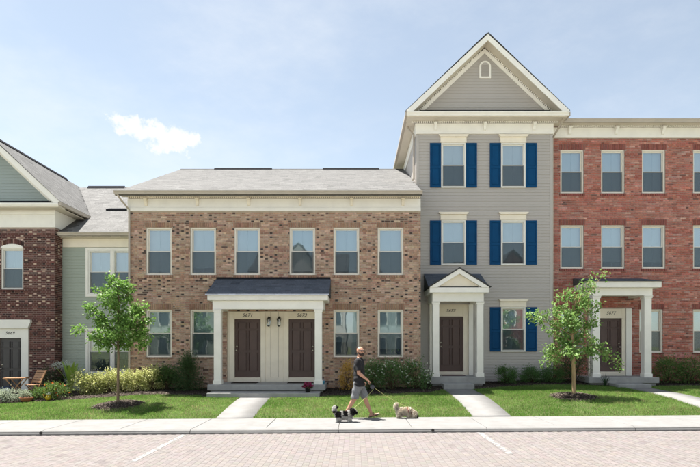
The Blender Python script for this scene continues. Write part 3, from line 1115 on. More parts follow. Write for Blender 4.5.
    shingles(pr, (-4.72, 17.23, 3.44), (1, 0, 0), (0, YF - .012 - 17.23, 4.09 - 3.44), 3.93, math.hypot(YF - 17.24, .65), tint=PORCH_SHADE)
    MB().box(-4.70, -.80, YF - .03, YF - .012, 4.09, 4.16).build('roof_flashing', M['vent'], H)
    return H


tan_house = build_tan()


# ================================================================== the grey sided townhouse (gable, blue shutters)
def window_crown(x, w, z, yf, parent, m, h=.29):
    b = MB()
    b.box(x - w / 2 - .03, x + w / 2 + .03, yf - .055, yf - .021, z, z + h - .09)
    b.prism([(x - w / 2 - .035, z + h - .088), (x + w / 2 + .035, z + h - .088), (x + w / 2 + .10, z + h - .02), (x + w / 2 + .10, z + h), (x - w / 2 - .10, z + h), (x - w / 2 - .10, z + h - .02)], 'y', yf - .11, yf - .021)
    b.box(x - w / 2 - .04, x + w / 2 + .04, yf - .068, yf - .056, z, z + .035)
    return b.build('window_crown', m, parent, bevel=.004)


def shutter(x, z, w, h, yf, parent):
    b = MB()
    y0, y1 = yf - .055, yf - .021
    s = .05
    b.box(x - w / 2, x - w / 2 + s, y0, y1, z, z + h).box(x + w / 2 - s, x + w / 2, y0, y1, z, z + h)
    b.box(x - w / 2 + s, x + w / 2 - s, y0, y1, z, z + .09).box(x - w / 2 + s, x + w / 2 - s, y0, y1, z + h - .07, z + h)
    b.box(x - w / 2 + s, x + w / 2 - s, y0, y1, z + h * .44, z + h * .44 + .07)
    b.box(x - w / 2 + s, x + w / 2 - s, y0 + .02, y1, z + .09, z + h - .07)
    o = b.build('shutter', M['shutter'], parent, bevel=.003)
    for z0, z1 in ((z + .09, z + h * .44), (z + h * .44 + .07, z + h - .07)):
        p = MB().box(x - w / 2 + s + .03, x + w / 2 - s - .03, y0 + .006, y0 + .0195, z0 + .03, z1 - .03)
        p.build('raised_panel', M['shutter'], o, bevel=.006)
    return o


def gable_front(H, cx, half, ze, zp, yfront, ywall, m_side, m_trim, drop=.30):
    """pediment: rake boards, their soffit and dentils, horizontal cornice"""
    k = (zp - ze) / half
    L = math.hypot(half, zp - ze)
    nx, nz = (zp - ze) / L, half / L
    for s in (-1, 1):
        # rake fascia: a board that follows the slope
        t = .10
        e = Vector((cx + s * half, ze)); p = Vector((cx, zp))
        dn = t / nz
        up = .07
        poly = [(e.x + s * .06, e.y + .045), (p.x, p.y + up), (p.x, p.y - .02 - dn), (e.x - s * (dn + .02) / k, e.y)]
        poly = [(e.x + s * .06, e.y), poly[0], poly[1], poly[2], poly[3]]
        MB().prism(poly, 'y', yfront, yfront + .03).build('rake_board', m_trim, H)
        # soffit under the rake
        q0 = .075 / nz
        poly = [(e.x - s * q0 / k, e.y), (p.x, p.y - q0), (p.x, p.y - q0 - .03), (e.x - s * (q0 + .03) / k, e.y)]
        MB().prism(poly, 'y', yfront + .031, ywall - .02).build('rake_soffit', M['soffit'], H)
        # dentils along the slope
        d = MB()
        n = int(L / .075)
        for i in range(3, n - 2):
            f = i / n
            x = e.x + (p.x - e.x) * f; z = e.y + (p.y - e.y) * f - q0 - .035 / nz
            if z - .04 < ze + .03: continue
            d.box(x - .018, x + .018, ywall - .10, ywall - .055, z - .045, z)
        tag(d.build('dentil_moulding', m_trim, H), kind='stuff')
        # frieze board under the rake, against the wall
        a0, a1 = .13 / nz, .26 / nz
        poly = [(e.x - s * a0 / k, e.y), (p.x, p.y - a0), (p.x, p.y - a1), (e.x - s * a1 / k, e.y)]
        MB().prism(poly, 'y', ywall - .05, ywall - .021).build('rake_frieze', m_trim, H)


def build_grey():
    YF = 20.1
    X0, X1 = 2.30, 7.33
    CX = (X0 + X1) / 2
    H = empty('grey_sided_townhouse', (CX, YF, .3), 'tall narrow grey clapboard townhouse with a steep gable and navy blue shutters', 'house')
    wx = (3.669, 5.875)
    W_, H_ = .90, 1.655
    ws = [dict(x=wx[0], z=7.652, b=1), dict(x=wx[1], z=7.652, b=0), dict(x=wx[0], z=4.80, b=1), dict(x=wx[1], z=4.80, b=1), dict(x=wx[1], z=1.60, b=0)]
    for w in ws: w['w'], w['h'] = W_, H_
    holes = add_windows_holes(ws)
    dh = (3.135, 4.025, .3, 2.91)
    wall_panels('wall', X0, X1, -.1, 10.06, YF, .2, holes + [dh], M['siding_grey'], H)
    en = (2.78, 4.40, .6, 3.30)      # entry surround replaces the siding
    siding(X0 + .10, X1 - .10, .36, 9.62, YF, holes + [en], M['siding_grey'], H)
    for x in (X0, X1 - .10):
        MB().box(x, x + .10, YF - .028, YF - .001, .3, 9.62).build('corner_board', M['siding_grey'] if x > 5 else M['siding_grey'], H)
    MB().box(X0 + .1, X1 - .1, YF - .03, YF - .001, .2, .358).build('foundation', M['slab'], H)
    # body
    b = MB().box(X0, X0 + .2, YF + .2, 31.2, -.1, 10.06).box(X1 - .2, X1, YF + .2, 31.2, -.1, 10.06).box(X0 + .2, X1 - .2, 31.0, 31.2, -.1, 10.06)
    b.build('side_wall', M['siding_grey'], H)
    MB().box(X0 + .2, X1 - .2, YF + .2, 31, 3.9, 4.0).box(X0 + .2, X1 - .2, YF + .2, 31, 6.9, 7.0).box(X0 + .2, X1 - .2, YF + 2.5, YF + 2.6, 0, 10).build('inner_wall', M['interior'], H)
    for w in ws:
        window(w['x'], w['z'], w['w'], w['h'], YF, H, 'white', w['b'], recess=-.045)
        window_crown(w['x'], w['w'], w['z'] + w['h'] + .003, YF, H, M['trim'])
        for s in (-1, 1):
            shutter(w['x'] + s * (W_ / 2 + .215), w['z'] + .01, .40, H_ - .02, YF, H)
    # cornice
    c = MB().box(X0 - .03, X1 + .03, YF - .045, YF - .001, 9.63, 10.02)
    c.box(X0 - .035, X1 + .035, YF - .07, YF - .046, 9.63, 9.70)
    cor = c.build('cornice', M['white_trim'], H, bevel=.006)
    for x in (X0 + .70, CX, X1 - .70):
        bracket(x, YF - .046, 10.02, cor, M['white_trim'], .27, .15, .095)
    dentils(X0 - .2, X1 + .2, YF - .12, YF - .05, 10.023, 10.075, cor, M['white_trim'])
    MB().box(X0 - .38, X1 + .38, 19.62, YF - .002, 10.08, 10.10).build('soffit', M['soffit'], cor)
    c = MB().prism([(19.56, 10.102), (19.55, 10.14), (19.50, 10.20), (19.50, 10.235), (YF - .002, 10.235), (YF - .002, 10.102)], 'x', X0 - .40, X1 + .40)
    c.build('pediment_ledge', M['white_trim'], H)
    pr = MB().prism([(19.56, 10.237), (YF - .03, 10.52), (YF - .03, 10.237)], 'x', X0 + .12, X1 - .12).build('ledge_roof', M['vent'], H)
    # gable
    half, ze, zp = 2.87, 10.24, 12.96
    MB().prism([(CX - half + .3, 10.06), (CX + half - .3, 10.06), (CX, zp - .2)], 'y', YF, YF + .2).build('gable_wall', M['siding_grey'], H)
    k = (zp - ze) / half
    siding(0, 0, 10.50, zp - .52, YF, [], M['siding_grey'], H, limit=lambda z: (CX - (zp - .27 - z) / k, CX + (zp - .27 - z) / k))
    gable_front(H, CX, half, ze, zp, 19.55, YF, M['siding_grey'], M['white_trim'])
    # arched gable vent
    vx, v0, v1, r = CX + .02, 11.69, 12.33, .215
    arc = [(vx - r, v0), (vx + r, v0)] + [(vx + r * math.cos(a), v1 - r + r * math.sin(a)) for a in [math.pi * i / 12 for i in range(13)]]
    vo = MB().prism(arc, 'y', YF - .05, YF - .02).build('gable_vent', M['white_trim'], H, bevel=.006)
    r2 = .15
    arc = [(vx - r2, v0 + .06), (vx + r2, v0 + .06)] + [(vx + r2 * math.cos(a), v1 - r + r2 * math.sin(a)) for a in [math.pi * i / 12 for i in range(13)]]
    MB().prism(arc, 'y', YF - .053, YF - .0505).build('vent_backing', M['siding_grey'], vo)
    for i in range(9):
        z = v0 + .075 + i * .05
        hw = r2 - .01 if z < v1 - r else math.sqrt(max(.0005, r2 ** 2 - (z - v1 + r) ** 2)) - .012
        if hw < .02: continue
        MB().add([(vx - hw, YF - .058, z), (vx + hw, YF - .058, z), (vx + hw, YF - .072, z - .026), (vx - hw, YF - .072, z - .026)], [(0, 1, 2, 3)]).build('louvre', M['siding_grey'], vo)
    # roof: two slopes
    r = MB()
    for s in (-1, 1):
        r.prism([(CX + s * (half + .02), ze - .02), (CX, zp), (CX, zp + .13), (CX + s * (half + .06), ze + .05)], 'y', 19.582, 31.5)
    ro = r.build('roof', M['roof_deck'], H)
    L = math.hypot(half + .06, zp - ze + .08)
    shingles(ro, (CX - half - .07, 19.54, ze + .05), (0, 1, 0), (half + .07, 0, zp + .14 - ze - .05), 11.9, L)
    shingles(ro, (CX + half + .07, 19.54, ze + .05), (0, 1, 0), (-half - .07, 0, zp + .14 - ze - .05), 11.9, L)
    # eaves at the sides: fascia, soffit and frieze
    for s in (-1, 1):
        xe = CX + s * (half + .0)
        xw = X0 if s < 0 else X1
        MB().box(min(xe, xe + s * .1), max(xe, xe + s * .1), 19.56, 31.4, 10.10, 10.23).build('gutter', M['gutter'], H)
        MB().box(min(xe, xw + s * .002), max(xe, xw + s * .002), YF + .0, 31.4, 10.08, 10.10).build('soffit', M['soffit'], H)
        MB().box(min(xw + s * .03, xw + s * .001), max(xw + s * .03, xw + s * .001), YF - .0, 31.2, 9.63, 10.05).build('side_frieze', M['white_trim'], H)
    downspout([(1.99, 20.55, 10.12), (2.10, 20.50, 9.95), (2.24, 20.42, 9.72), (2.24, 20.42, 8.06), (2.18, 20.2, 7.98)], H)
    downspout([(7.62, 19.72, 10.12), (7.55, 19.9, 9.9), (7.40, 20.30, 9.55), (7.40, 20.30, .35)], H)
    # ---------------- portico
    pz = .745
    yc = 18.92
    MB().box(2.66, 4.52, 18.74, YF - .035, .50, pz).build('porch_slab', M['slab'], H, bevel=.015)
    MB().box(2.72, 4.46, 18.80, YF - .035, .1, .499).build('porch_footing', M['slab'], H)
    MB().box(3.0, 4.03, 18.17, 18.795, .0, .54).build('step', M['slab'], H, bevel=.015)
    for x in (2.835, 4.365):
        column(x, yc, pz, 3.35, .225, H, M['white_trim'])
    be = MB().box(2.715, 4.485, 18.80, 19.04, 3.353, 3.642).box(2.715, 2.94, 19.041, YF - .03, 3.353, 3.642).box(4.26, 4.485, 19.041, YF - .03, 3.353, 3.642)
    be.build('porch_beam', M['white_trim'], H, bevel=.005)
    MB().box(2.945, 4.255, 19.045, YF - .03, 3.42, 3.45).build('porch_ceiling', M['soffit'], H)
    MB().box(2.60, 4.63, 18.64, YF - .03, 3.645, 3.82).build('porch_fascia', M['white_trim'], H, bevel=.006)
    # roof behind the pediment
    pcx = 3.615
    pr = MB().prism([(18.74, 3.823), (YF - .03, 4.47), (YF - .03, 3.823)], 'x', 2.58, 4.66).build('porch_roof', M['roof_deck'], H)
    shingles(pr, (2.57, 18.72, 3.822), (1, 0, 0), (0, YF - .03 - 18.72, .65), 2.10, math.hypot(1.35, .65), tint=PORCH_SHADE)
    # pediment
    for s in (-1, 1):
        poly = [(pcx + s * 1.03, 3.822), (pcx, 4.46), (pcx, 4.29), (pcx + s * .76, 3.822)]
        MB().prism(poly, 'y', 18.62, 18.80).build('pediment_rake', M['white_trim'], H, bevel=.004)
        r = MB().prism([(pcx + s * 1.06, 3.826), (pcx + s * 1.06, 3.845), (pcx, 4.505), (pcx, 4.465)], 'y', 18.60, YF - .03)
        r.build('pediment_roof', M['roof_deck'], H)
        shingles(pr, (pcx + s * 1.075, 18.59, 3.842), (0, 1, 0), (-s * 1.075, 0, .665), 1.45, math.hypot(1.075, .665), tint=PORCH_SHADE)
    MB().prism([(pcx - .78, 3.822), (pcx + .78, 3.822), (pcx, 4.30)], 'y', 18.74, 18.78).build('tympanum', M['trim'], H)
    MB().prism([(18.65, 3.824), (18.735, 3.86), (18.735, 3.824)], 'x', pcx - .66, pcx + .66).build('pediment_flashing', M['vent'], H)
    # entry
    wall_panels('entry_wall', 2.78, 4.40, .6, 3.35, YF - .03, .028, [dh], M['trim'], H)
    x0, x1 = dh[0], dh[1]
    t = MB().box(x0 - .15, x0 - .003, YF - .065, YF - .031, pz, 3.30).box(x1 + .003, x1 + .15, YF - .065, YF - .031, pz, 3.30)
    t.box(x0 - .002, x1 + .002, YF - .06, YF - .031, 2.915, 3.30).box(x0 - .16, x1 + .16, YF - .085, YF - .066, 2.90, 2.94)
    t.build('door_casing', M['trim'], H, bevel=.004)
    for x in (2.86, 4.30):
        MB().box(x - .08, x + .08, YF - .11, YF - .031, pz, 3.35).build('pilaster', M['white_trim'], H, bevel=.005)
    MB().box(x0 + .002, x1 - .002, YF - .10, YF + .12, pz + .001, .875).build('door_sill', M['trim'], H, bevel=.005)
    MB().box(x0 + .04, x1 - .04, YF - .62, YF - .15, pz + .001, pz + .02).build('door_mat', mat('mat_maroon', (.09, .03, .03), None, .95, 30, .3), H)
    door(3.58, .878, .885, 2.03, YF + .02, H, M['door'], -1)
    number('5675', 3.56, YF - .066, 3.11, .155, H)
    lantern(4.62, YF - .02, 2.75, H)
    return H


grey_house = build_grey()


# ================================================================== the red brick townhouse
def build_red():
    YF = 20.5
    X0, X1 = 7.345, 17.2
    H = empty('red_brick_townhouse', (12.26, YF, .35), 'three-storey red brick townhouse with a white flat-topped porch and cream cornice', 'house')
    W_, H_ = .872, 1.635
    cols = (8.214, 9.752, 11.29, 13.22, 14.758, 16.296)
    ws = []
    for i, x in enumerate(cols):
        ws.append(dict(x=x, z=7.57, b=0)); ws.append(dict(x=x, z=4.735, b=(0, 3, 3, 1, 0, 0)[i]))
        if i not in (1, 4): ws.append(dict(x=x - (.10 if i == 2 else 0), z=1.56, b=0))
    for w in ws: w['w'], w['h'] = W_, H_
    holes = add_windows_holes(ws)
    dh = (9.17, 10.07, .3, 2.87)
    dblock = (8.80, 10.44, .3, 3.24)
    wall_panels('wall', X0, X1, -.1, 10.1, YF, .2, holes + [dh], M['mortar_red'], H)
    items, bh = [], []
    for h in holes:
        zt, zb = row_up(h[3], .02, .18), row_down(h[2], .02, .045)
        bh.append((h[0] - .06, h[1] + .06, h[3], zt))
        bh.append((h[0] - .045, h[1] + .045, zb, h[2]))
        items += soldier(h[0] - .06, h[1] + .06, h[3] + .002, PAL_RED_TRIM, zt - h[3] - .002)
        items += rowlock(h[0] - .045, h[1] + .045, h[2] - .004, PAL_RED_TRIM, h[2] - .004 - zb)
    items += brick_rows(X0, X1, .02, 9.63, holes + bh + [dblock], PAL_RED)
    brick_mesh('bricks', items, YF, .009, H)
    b = MB().box(X0, X0 + .2, YF + .2, 31.2, -.1, 10.05).box(X1 - .2, X1, YF + .2, 31.2, -.1, 10.05).box(X0 + .2, X1 - .2, 31.0, 31.2, -.1, 10.05)
    b.build('side_wall', M['siding_grey'], H)
    MB().box(X0 + .2, X1 - .2, YF + .2, 31, 3.8, 3.9).box(X0 + .2, X1 - .2, YF + .2, 31, 6.8, 6.9).box(X0 + .2, X1 - .2, YF + 2.5, YF + 2.6, 0, 9.8).build('inner_wall', M['interior'], H)
    for w in ws:
        window(w['x'], w['z'], w['w'], w['h'], YF, H, 'tan', w['b'])
    c = MB().box(X0 + .1, X1, YF - .04, YF - .001, 9.64, 10.03).box(X0 + .1, X1, YF - .06, YF - .041, 9.64, 9.72)
    cor = c.build('cornice', M['white_trim'], H, bevel=.006)
    for k in range(6):
        bracket(8.10 + k * 1.75, YF - .042, 10.03, cor, M['white_trim'], .28, .15, .095)
    dentils(X0 + .35, X1, YF - .11, YF - .04, 10.033, 10.085, cor, M['white_trim'])
    MB().box(X0 + .35, X1 + .2, 20.14, YF - .002, 10.09, 10.11).build('soffit', M['soffit'], cor)
    gutter(X0 + .37, X1 + .2, 20.0, 10.06, 10.19, H)
    r = MB().prism([(20.10, 10.17), (25.9, 12.4), (31.6, 10.17), (31.6, 10.05), (25.9, 12.27), (20.10, 10.06)], 'x', X0 + .37, X1 + .2)
    ro = r.build('roof', M['roof_deck'], H)
    shingles(ro, (X0 + .37, 20.08, 10.17), (1, 0, 0), (0, 5.82, 2.24), X1 - X0 - .17, math.hypot(5.82, 2.24))
    # porch
    pz = .70
    MB().box(8.30, 10.78, 19.20, YF - .015, .50, pz).build('porch_slab', M['slab'], H, bevel=.015)
    MB().box(8.38, 10.70, 19.28, YF - .015, .1, .499).build('porch_footing', M['slab'], H)
    MB().box(9.02, 10.16, 18.56, 19.275, .0, .50).build('step', M['slab'], H, bevel=.015)
    for x in (8.60, 10.43):
        column(x, 19.42, pz, 3.60, .255, H, M['white_trim'])
    be = MB().box(8.45, 10.58, 19.28, 19.56, 3.603, 3.872).box(8.45, 8.72, 19.561, YF - .012, 3.603, 3.872).box(10.31, 10.58, 19.561, YF - .012, 3.603, 3.872)
    be.build('porch_beam', M['white_trim'], H, bevel=.005)
    MB().box(8.73, 10.30, 19.565, YF - .012, 3.68, 3.71).build('porch_ceiling', M['soffit'], H)
    MB().box(8.28, 10.80, 19.10, YF - .012, 3.875, 4.085).build('porch_fascia', M['white_trim'], H, bevel=.006)
    pr = MB().prism([(19.06, 4.087), (YF - .012, 4.35), (YF - .012, 4.087)], 'x', 8.24, 10.84).build('porch_roof', M['roof_deck'], H)
    shingles(pr, (8.24, 19.05, 4.086), (1, 0, 0), (0, YF - .012 - 19.05, .27), 2.60, math.hypot(1.43, .27), tint=PORCH_SHADE)
    # entry
    x0, x1 = dh[0], dh[1]
    t = MB().box(8.82, x0 - .003, YF - .05, YF + .05, pz, 3.22).box(x1 + .003, x1 + .13, YF - .05, YF + .05, pz, 3.22)
    t.box(x0 - .002, x1 + .002, YF - .045, YF + .05, 2.875, 3.22).box(x0 - .1, x1 + .13, YF - .07, YF - .051, 2.86, 2.90)
    t.build('door_casing', M['trim'], H, bevel=.004)
    MB().box(10.215, 10.43, YF - .09, YF + .05, pz, 3.22).build('pilaster', M['white_trim'], H, bevel=.005)
    MB().box(x0 + .002, x1 - .002, YF - .08, YF + .12, pz + .001, .852).build('door_sill', M['trim'], H, bevel=.005)
    door(9.62, .855, .89, 2.01, YF + .03, H, M['door'], 1)
    number('5677', 9.66, YF - .046, 3.05, .155, H)
    return H


red_house = build_red()


# ================================================================== the dark brick house with sage siding
def build_dark():
    YF, YS = 19.7, 20.2
    H = empty('dark_brick_townhouse', (-11.5, YF, 0), 'dark maroon brick townhouse with a gabled front and a sage green sided wing', 'house')
    X0, X1 = -15.0, -10.83
    CX, half, ze, zp = -12.915, 2.46, 6.90, 9.20
    w1 = dict(x=-12.38, z=3.865, w=.80, h=1.50)
    w0 = dict(x=-14.0, z=3.865, w=.80, h=1.50)
    holes = add_windows_holes([w1, w0])
    dh = (-12.83, -12.03, -.2, 2.095)
    arch = [(h[0], h[1], h[3], h[3] + .14) for h in holes]
    dblock = (-13.12, -11.75, -.2, 2.76)
    wall_panels('wall', X0, X1, -.3, 6.75, YF, .2, holes + arch + [dh], M['mortar_red'], H)
    items, bh = [], []
    for h in holes:
        n = 15
        hw, rise = .43, .14
        bh.append((h[0] - .03, h[1] + .03, h[3] + .14, h[3] + .20))
        for i in range(n):
            x = h[0] - .03 + (i + .5) * (.86 / n)
            u = (x - (h[0] + h[1]) / 2) / .43
            zb = h[3] + .14 - .12 * u * u
            items.append((x - .024, x + .024, zb, zb + .19, *PAL_DARK(0), .008))
        items += rowlock(h[0] - .04, h[1] + .04, h[2] - .004, PAL_DARK)
        bh.append((h[0] - .04, h[1] + .04, h[2] - .067, h[2]))
    # bricks stop at the arch line
    rows = brick_rows(X0, X1, -.25, 6.09, holes + bh + [dblock], PAL_DARK)
    keep = []
    for q in rows:
        ok = True
        for h in holes:
            xm = (h[0] + h[1]) / 2
            m_ = ((q[0] + q[1]) / 2 - xm) / .43
            if abs(m_) < 1.12 and h[3] - .01 < q[3] < h[3] + .34 - .12 * m_ * m_ + .05: ok = False
        if ok: keep.append(q)
    brick_mesh('bricks', items + keep, YF, .009, H)
    side = brick_rows(0, YS - YF, -.25, 6.09, [], PAL_DARK)
    brick_mesh('bricks', side, 0, .009, H, mapper=lambda v: np.stack([X1 - v[:, 1], YF + v[:, 0], v[:, 2]], 1))
    for x in (X1 - .2, X0):
        MB().box(x, x + .2, YF + .2, YS + .2, -.3, 6.75).build('return_wall', M['mortar_red'], H)
    for h, w in zip(holes, (w1, w0)):
        window(w['x'], w['z'], w['w'], w['h'], YF, H, 'white', 0)
        xm = w['x']
        arc = [(xm - .398, h[3] + .001), (xm + .398, h[3] + .001)] + [(xm + .398 * math.cos(a), h[3] + .02 + .12 * math.sin(a)) for a in [math.pi * i / 12 for i in range(13)]]
        MB().prism(arc, 'y', YF - .012, YF + .1).build('arch_panel', M['white_trim'], H)
    # doorway
    x0, x1 = dh[0], dh[1]
    t = MB().box(-13.10, x0 - .003, YF - .05, YF + .05, -.12, 2.45).box(x1 + .003, -11.77, YF - .05, YF + .05, -.12, 2.45)
    t.box(x0 - .002, x1 + .002, YF - .045, YF + .05, 2.10, 2.45)
    t.prism([(-13.12, 2.452), (-11.75, 2.452), (-11.66, 2.66), (-11.66, 2.76), (-13.21, 2.76), (-13.21, 2.66)], 'y', YF - .12, YF + .03)
    t.build('door_casing', M['white_trim'], H, bevel=.004)
    MB().box(x0 + .002, x1 - .002, YF - .08, YF + .12, -.1, .065).build('door_sill', M['trim'], H)
    door((x0 + x1) / 2, .068, .79, 2.02, YF + .03, H, M['door_grey'], -1)
    number('5669', -12.43, YF - .046, 2.28, .15, H)
    MB().box(-13.6, -11.3, 18.6, YF - .012, -.25, -.02).build('porch_slab', M['slab'], H, bevel=.015)
    # cornice of the gabled front, returned along the side
    c = MB().box(X0 - .03, X1 + .03, YF - .045, YF - .001, 6.10, 6.72).box(X1 + .001, X1 + .03, YF + .0, 22.4, 6.10, 6.72)
    c.box(X0 - .05, X1 + .05, YF - .085, YF - .046, 6.56, 6.66)
    cor = c.build('cornice', M['white_trim'], H, bevel=.005)
    MB().box(X0 - .3, X1 + .36, 19.26, YF - .002, 6.725, 6.75).box(X1 + .001, X1 + .36, YF, 24.5, 6.725, 6.75).build('soffit', M['soffit'], cor)
    MB().prism([(19.24, 6.752), (19.20, 6.82), (19.20, 6.87), (YF - .002, 6.87), (YF - .002, 6.752)], 'x', X0 - .38, X1 + .38).build('pediment_ledge', M['white_trim'], H)
    MB().prism([(19.26, 6.872), (YF - .03, 7.06), (YF - .03, 6.872)], 'x', X0 + .12, X1 - .12).build('ledge_roof', M['vent'], H)
    MB().prism([(CX - half + .3, 6.75), (CX + half - .3, 6.75), (CX, zp - .2)], 'y', YF, YF + .2).build('gable_wall', M['siding_blue'], H)
    k = (zp - ze) / half
    siding(0, 0, 7.04, zp - .52, YF, [], M['siding_blue'], H, limit=lambda z: (CX - (zp - .25 - z) / k, CX + (zp - .25 - z) / k))
    gable_front(H, CX, half, ze - .02, zp, 19.22, YF, M['siding_blue'], M['white_trim'])
    r = MB()
    for s in (-1, 1):
        r.prism([(CX + s * (half + .02), ze - .02), (CX, zp - .0), (CX, zp + .10), (CX + s * (half + .06), ze + .03)], 'y', 19.252, 25.5)
    ro = r.build('gable_roof', M['roof_deck'], H)
    L = math.hypot(half + .06, zp - ze + .07)
    above = lambda x, y, z: z > 5.98 + (y - 19.82) * .5856 - .05
    shingles(ro, (CX + half + .07, 19.19, ze + .03), (0, 1, 0), (-half - .07, 0, zp + .11 - ze - .03), 6.3, L, keep=above)
    shingles(ro, (CX - half - .07, 19.19, ze + .03), (0, 1, 0), (half + .07, 0, zp + .11 - ze - .03), 6.3, L, keep=above)
    MB().prism([(CX - .14, zp + .02), (CX, zp + .16), (CX + .14, zp + .02)], 'y', 19.6, 24.4).build('ridge_vent', M['vent'], ro)
    MB().box(CX + half + .0, CX + half + .11, 19.22, 21.5, ze - .12, ze - .0).build('gutter', M['gutter'], H)
    # sage wing
    sx0, sx1 = X1 + .012, -7.74
    wins = [dict(x=-9.42, z=3.73, w=.86, h=1.64), dict(x=-8.50, z=3.73, w=.86, h=1.64), dict(x=-9.42, z=.82, w=.86, h=1.56), dict(x=-8.50, z=.82, w=.86, h=1.56)]
    wh = add_windows_holes(wins)
    wall_panels('wing_wall', X1 - .2, sx1, -.3, 5.75, YS, .2, wh, M['siding_sage'], H)
    wall_panels('wing_wall', -19, X0 + .2, -.3, 5.75, YS, .2, [], M['siding_sage'], H)
    grown = [(-9.95, -7.97, 3.63, 5.47), (-9.95, -7.97, .72, 2.47)]
    siding(sx0, sx1, .05, 5.47, YS, grown, M['siding_sage'], H)
    siding(-19, X0, .05, 5.47, YS, [], M['siding_sage'], H)
    for i, w in enumerate(wins):
        window(w['x'], w['z'], w['w'], w['h'], YS, H, 'white', (0, 0, 2, 2)[i], recess=-.03)
    for z0, z1 in ((3.73, 5.37), (.82, 2.38)):
        t = MB().box(-9.95, -9.853, YS - .05, YS - .001, z0 - .09, z1 + .09).box(-8.988, -8.932, YS - .045, YS - .001, z0, z1).box(-8.067, -7.97, YS - .05, YS - .001, z0 - .09, z1 + .09)
        t.box(-9.852, -8.068, YS - .05, YS - .001, z1 + .002, z1 + .09).box(-9.852, -8.068, YS - .06, YS - .001, z0 - .09, z0 - .002)
        t.build('window_trim', M['white_trim'], H, bevel=.004)
    for a, c in ((sx0 + .02, sx1), (-19, X0 - .04)):
        MB().box(a, c, YS - .04, YS - .001, 5.48, 5.80).build('wing_frieze', M['trim'], H)
        MB().box(a + .01, c, 19.9, YS - .002, 5.805, 5.83).build('wing_soffit', M['soffit'], H)
    gutter(X1 + .05, sx1 - .01, 19.76, 5.84, 5.96, H)
    r = MB().prism([(19.84, 5.96), (25.4, 9.21), (31, 5.96), (31, 5.84), (25.4, 9.08), (19.84, 5.84)], 'x', -19.2, sx1 - .0)
    ro = r.build('wing_roof', M['roof_deck'], H)
    below = lambda x, y, z: not (CX - half < x < CX + half and z < zp - abs(x - CX) * k - .1)
    shingles(ro, (-19.2, 19.82, 5.96), (1, 0, 0), (0, 5.58, 3.26), 19.2 - 7.75, math.hypot(5.58, 3.26), keep=below)
    MB().prism([(25.25, 9.16), (25.4, 9.30), (25.55, 9.16)], 'x', -12.4, -10.7).build('ridge_vent', M['vent'], ro)
    MB().prism([(25.28, 9.16), (25.4, 9.245), (25.52, 9.16)], 'x', -12.3, sx1 - .01).build('ridge_cap', M['roof_deck'], ro)
    MB().prism([(22.15, 7.33), (22.14, 7.385), (22.4, 7.49)], 'x', -10.1, -9.0).build('dark_roof_strip', M['vent'], ro)  # thin dark strip across the middle of the wing roof
    MB().box(sx1 - .2, sx1, YS + .2, 31, -.3, 5.8).box(-19, -18.8, YS + .2, 31, -.3, 5.8).box(-18.8, sx1 - .2, 30.8, 31, -.3, 5.8).build('side_wall', M['siding_sage'], H)
    MB().box(-18.8, sx1 - .2, YS + .2, 30.8, 3.1, 3.2).box(-18.8, sx1 - .2, YS + 2.5, YS + 2.6, 0, 5.7).build('inner_wall', M['interior'], H)
    return H


dark_house = build_dark()

# ================================================================== plants
def leaf_mesh(name, pos, out, size, cols, aspect=.55, droop=.25, parent=None, m=None, jitter=.9):
    """folded leaves: pos (n,3), out (n,3) the way they point"""
    n = len(pos)
    d = out + RNG.normal(0, jitter, (n, 3)); d[:, 2] -= droop * RNG.random(n)
    d /= np.linalg.norm(d, axis=1, keepdims=True) + 1e-9
    up = RNG.normal(0, .55, (n, 3)); up[:, 2] += 1
    sd = np.cross(d, up); sd /= np.linalg.norm(sd, axis=1, keepdims=True) + 1e-9
    nr = np.cross(sd, d)
    s = size * RNG.uniform(.65, 1.25, n)[:, None]
    v = np.zeros((n, 6, 3))
    v[:, 0] = pos
    v[:, 1] = pos + d * s * .4 + sd * s * aspect * .5 + nr * s * .10
    v[:, 2] = pos + d * s * .8 + sd * s * aspect * .3 + nr * s * .04
    v[:, 3] = pos + d * s - nr * s * .10
    v[:, 4] = pos + d * s * .8 - sd * s * aspect * .3 + nr * s * .04
    v[:, 5] = pos + d * s * .4 - sd * s * aspect * .5 + nr * s * .10
    q = np.array([[0, 1, 2, 3], [0, 3, 4, 5]])
    f = (np.arange(n)[:, None, None] * 6 + q[None]).reshape(-1, 4)
    return obj(name, np_mesh(name, v.reshape(-1, 3), f, np.repeat(cols, 6, 0)), m or M['leaf'], parent)


def mixcol(n, a, b, j=.15):
    t = RNG.random((n, 1))
    return (np.array(a) * (1 - t) + np.array(b) * t) * RNG.uniform(1 - j, 1 + j, (n, 1))


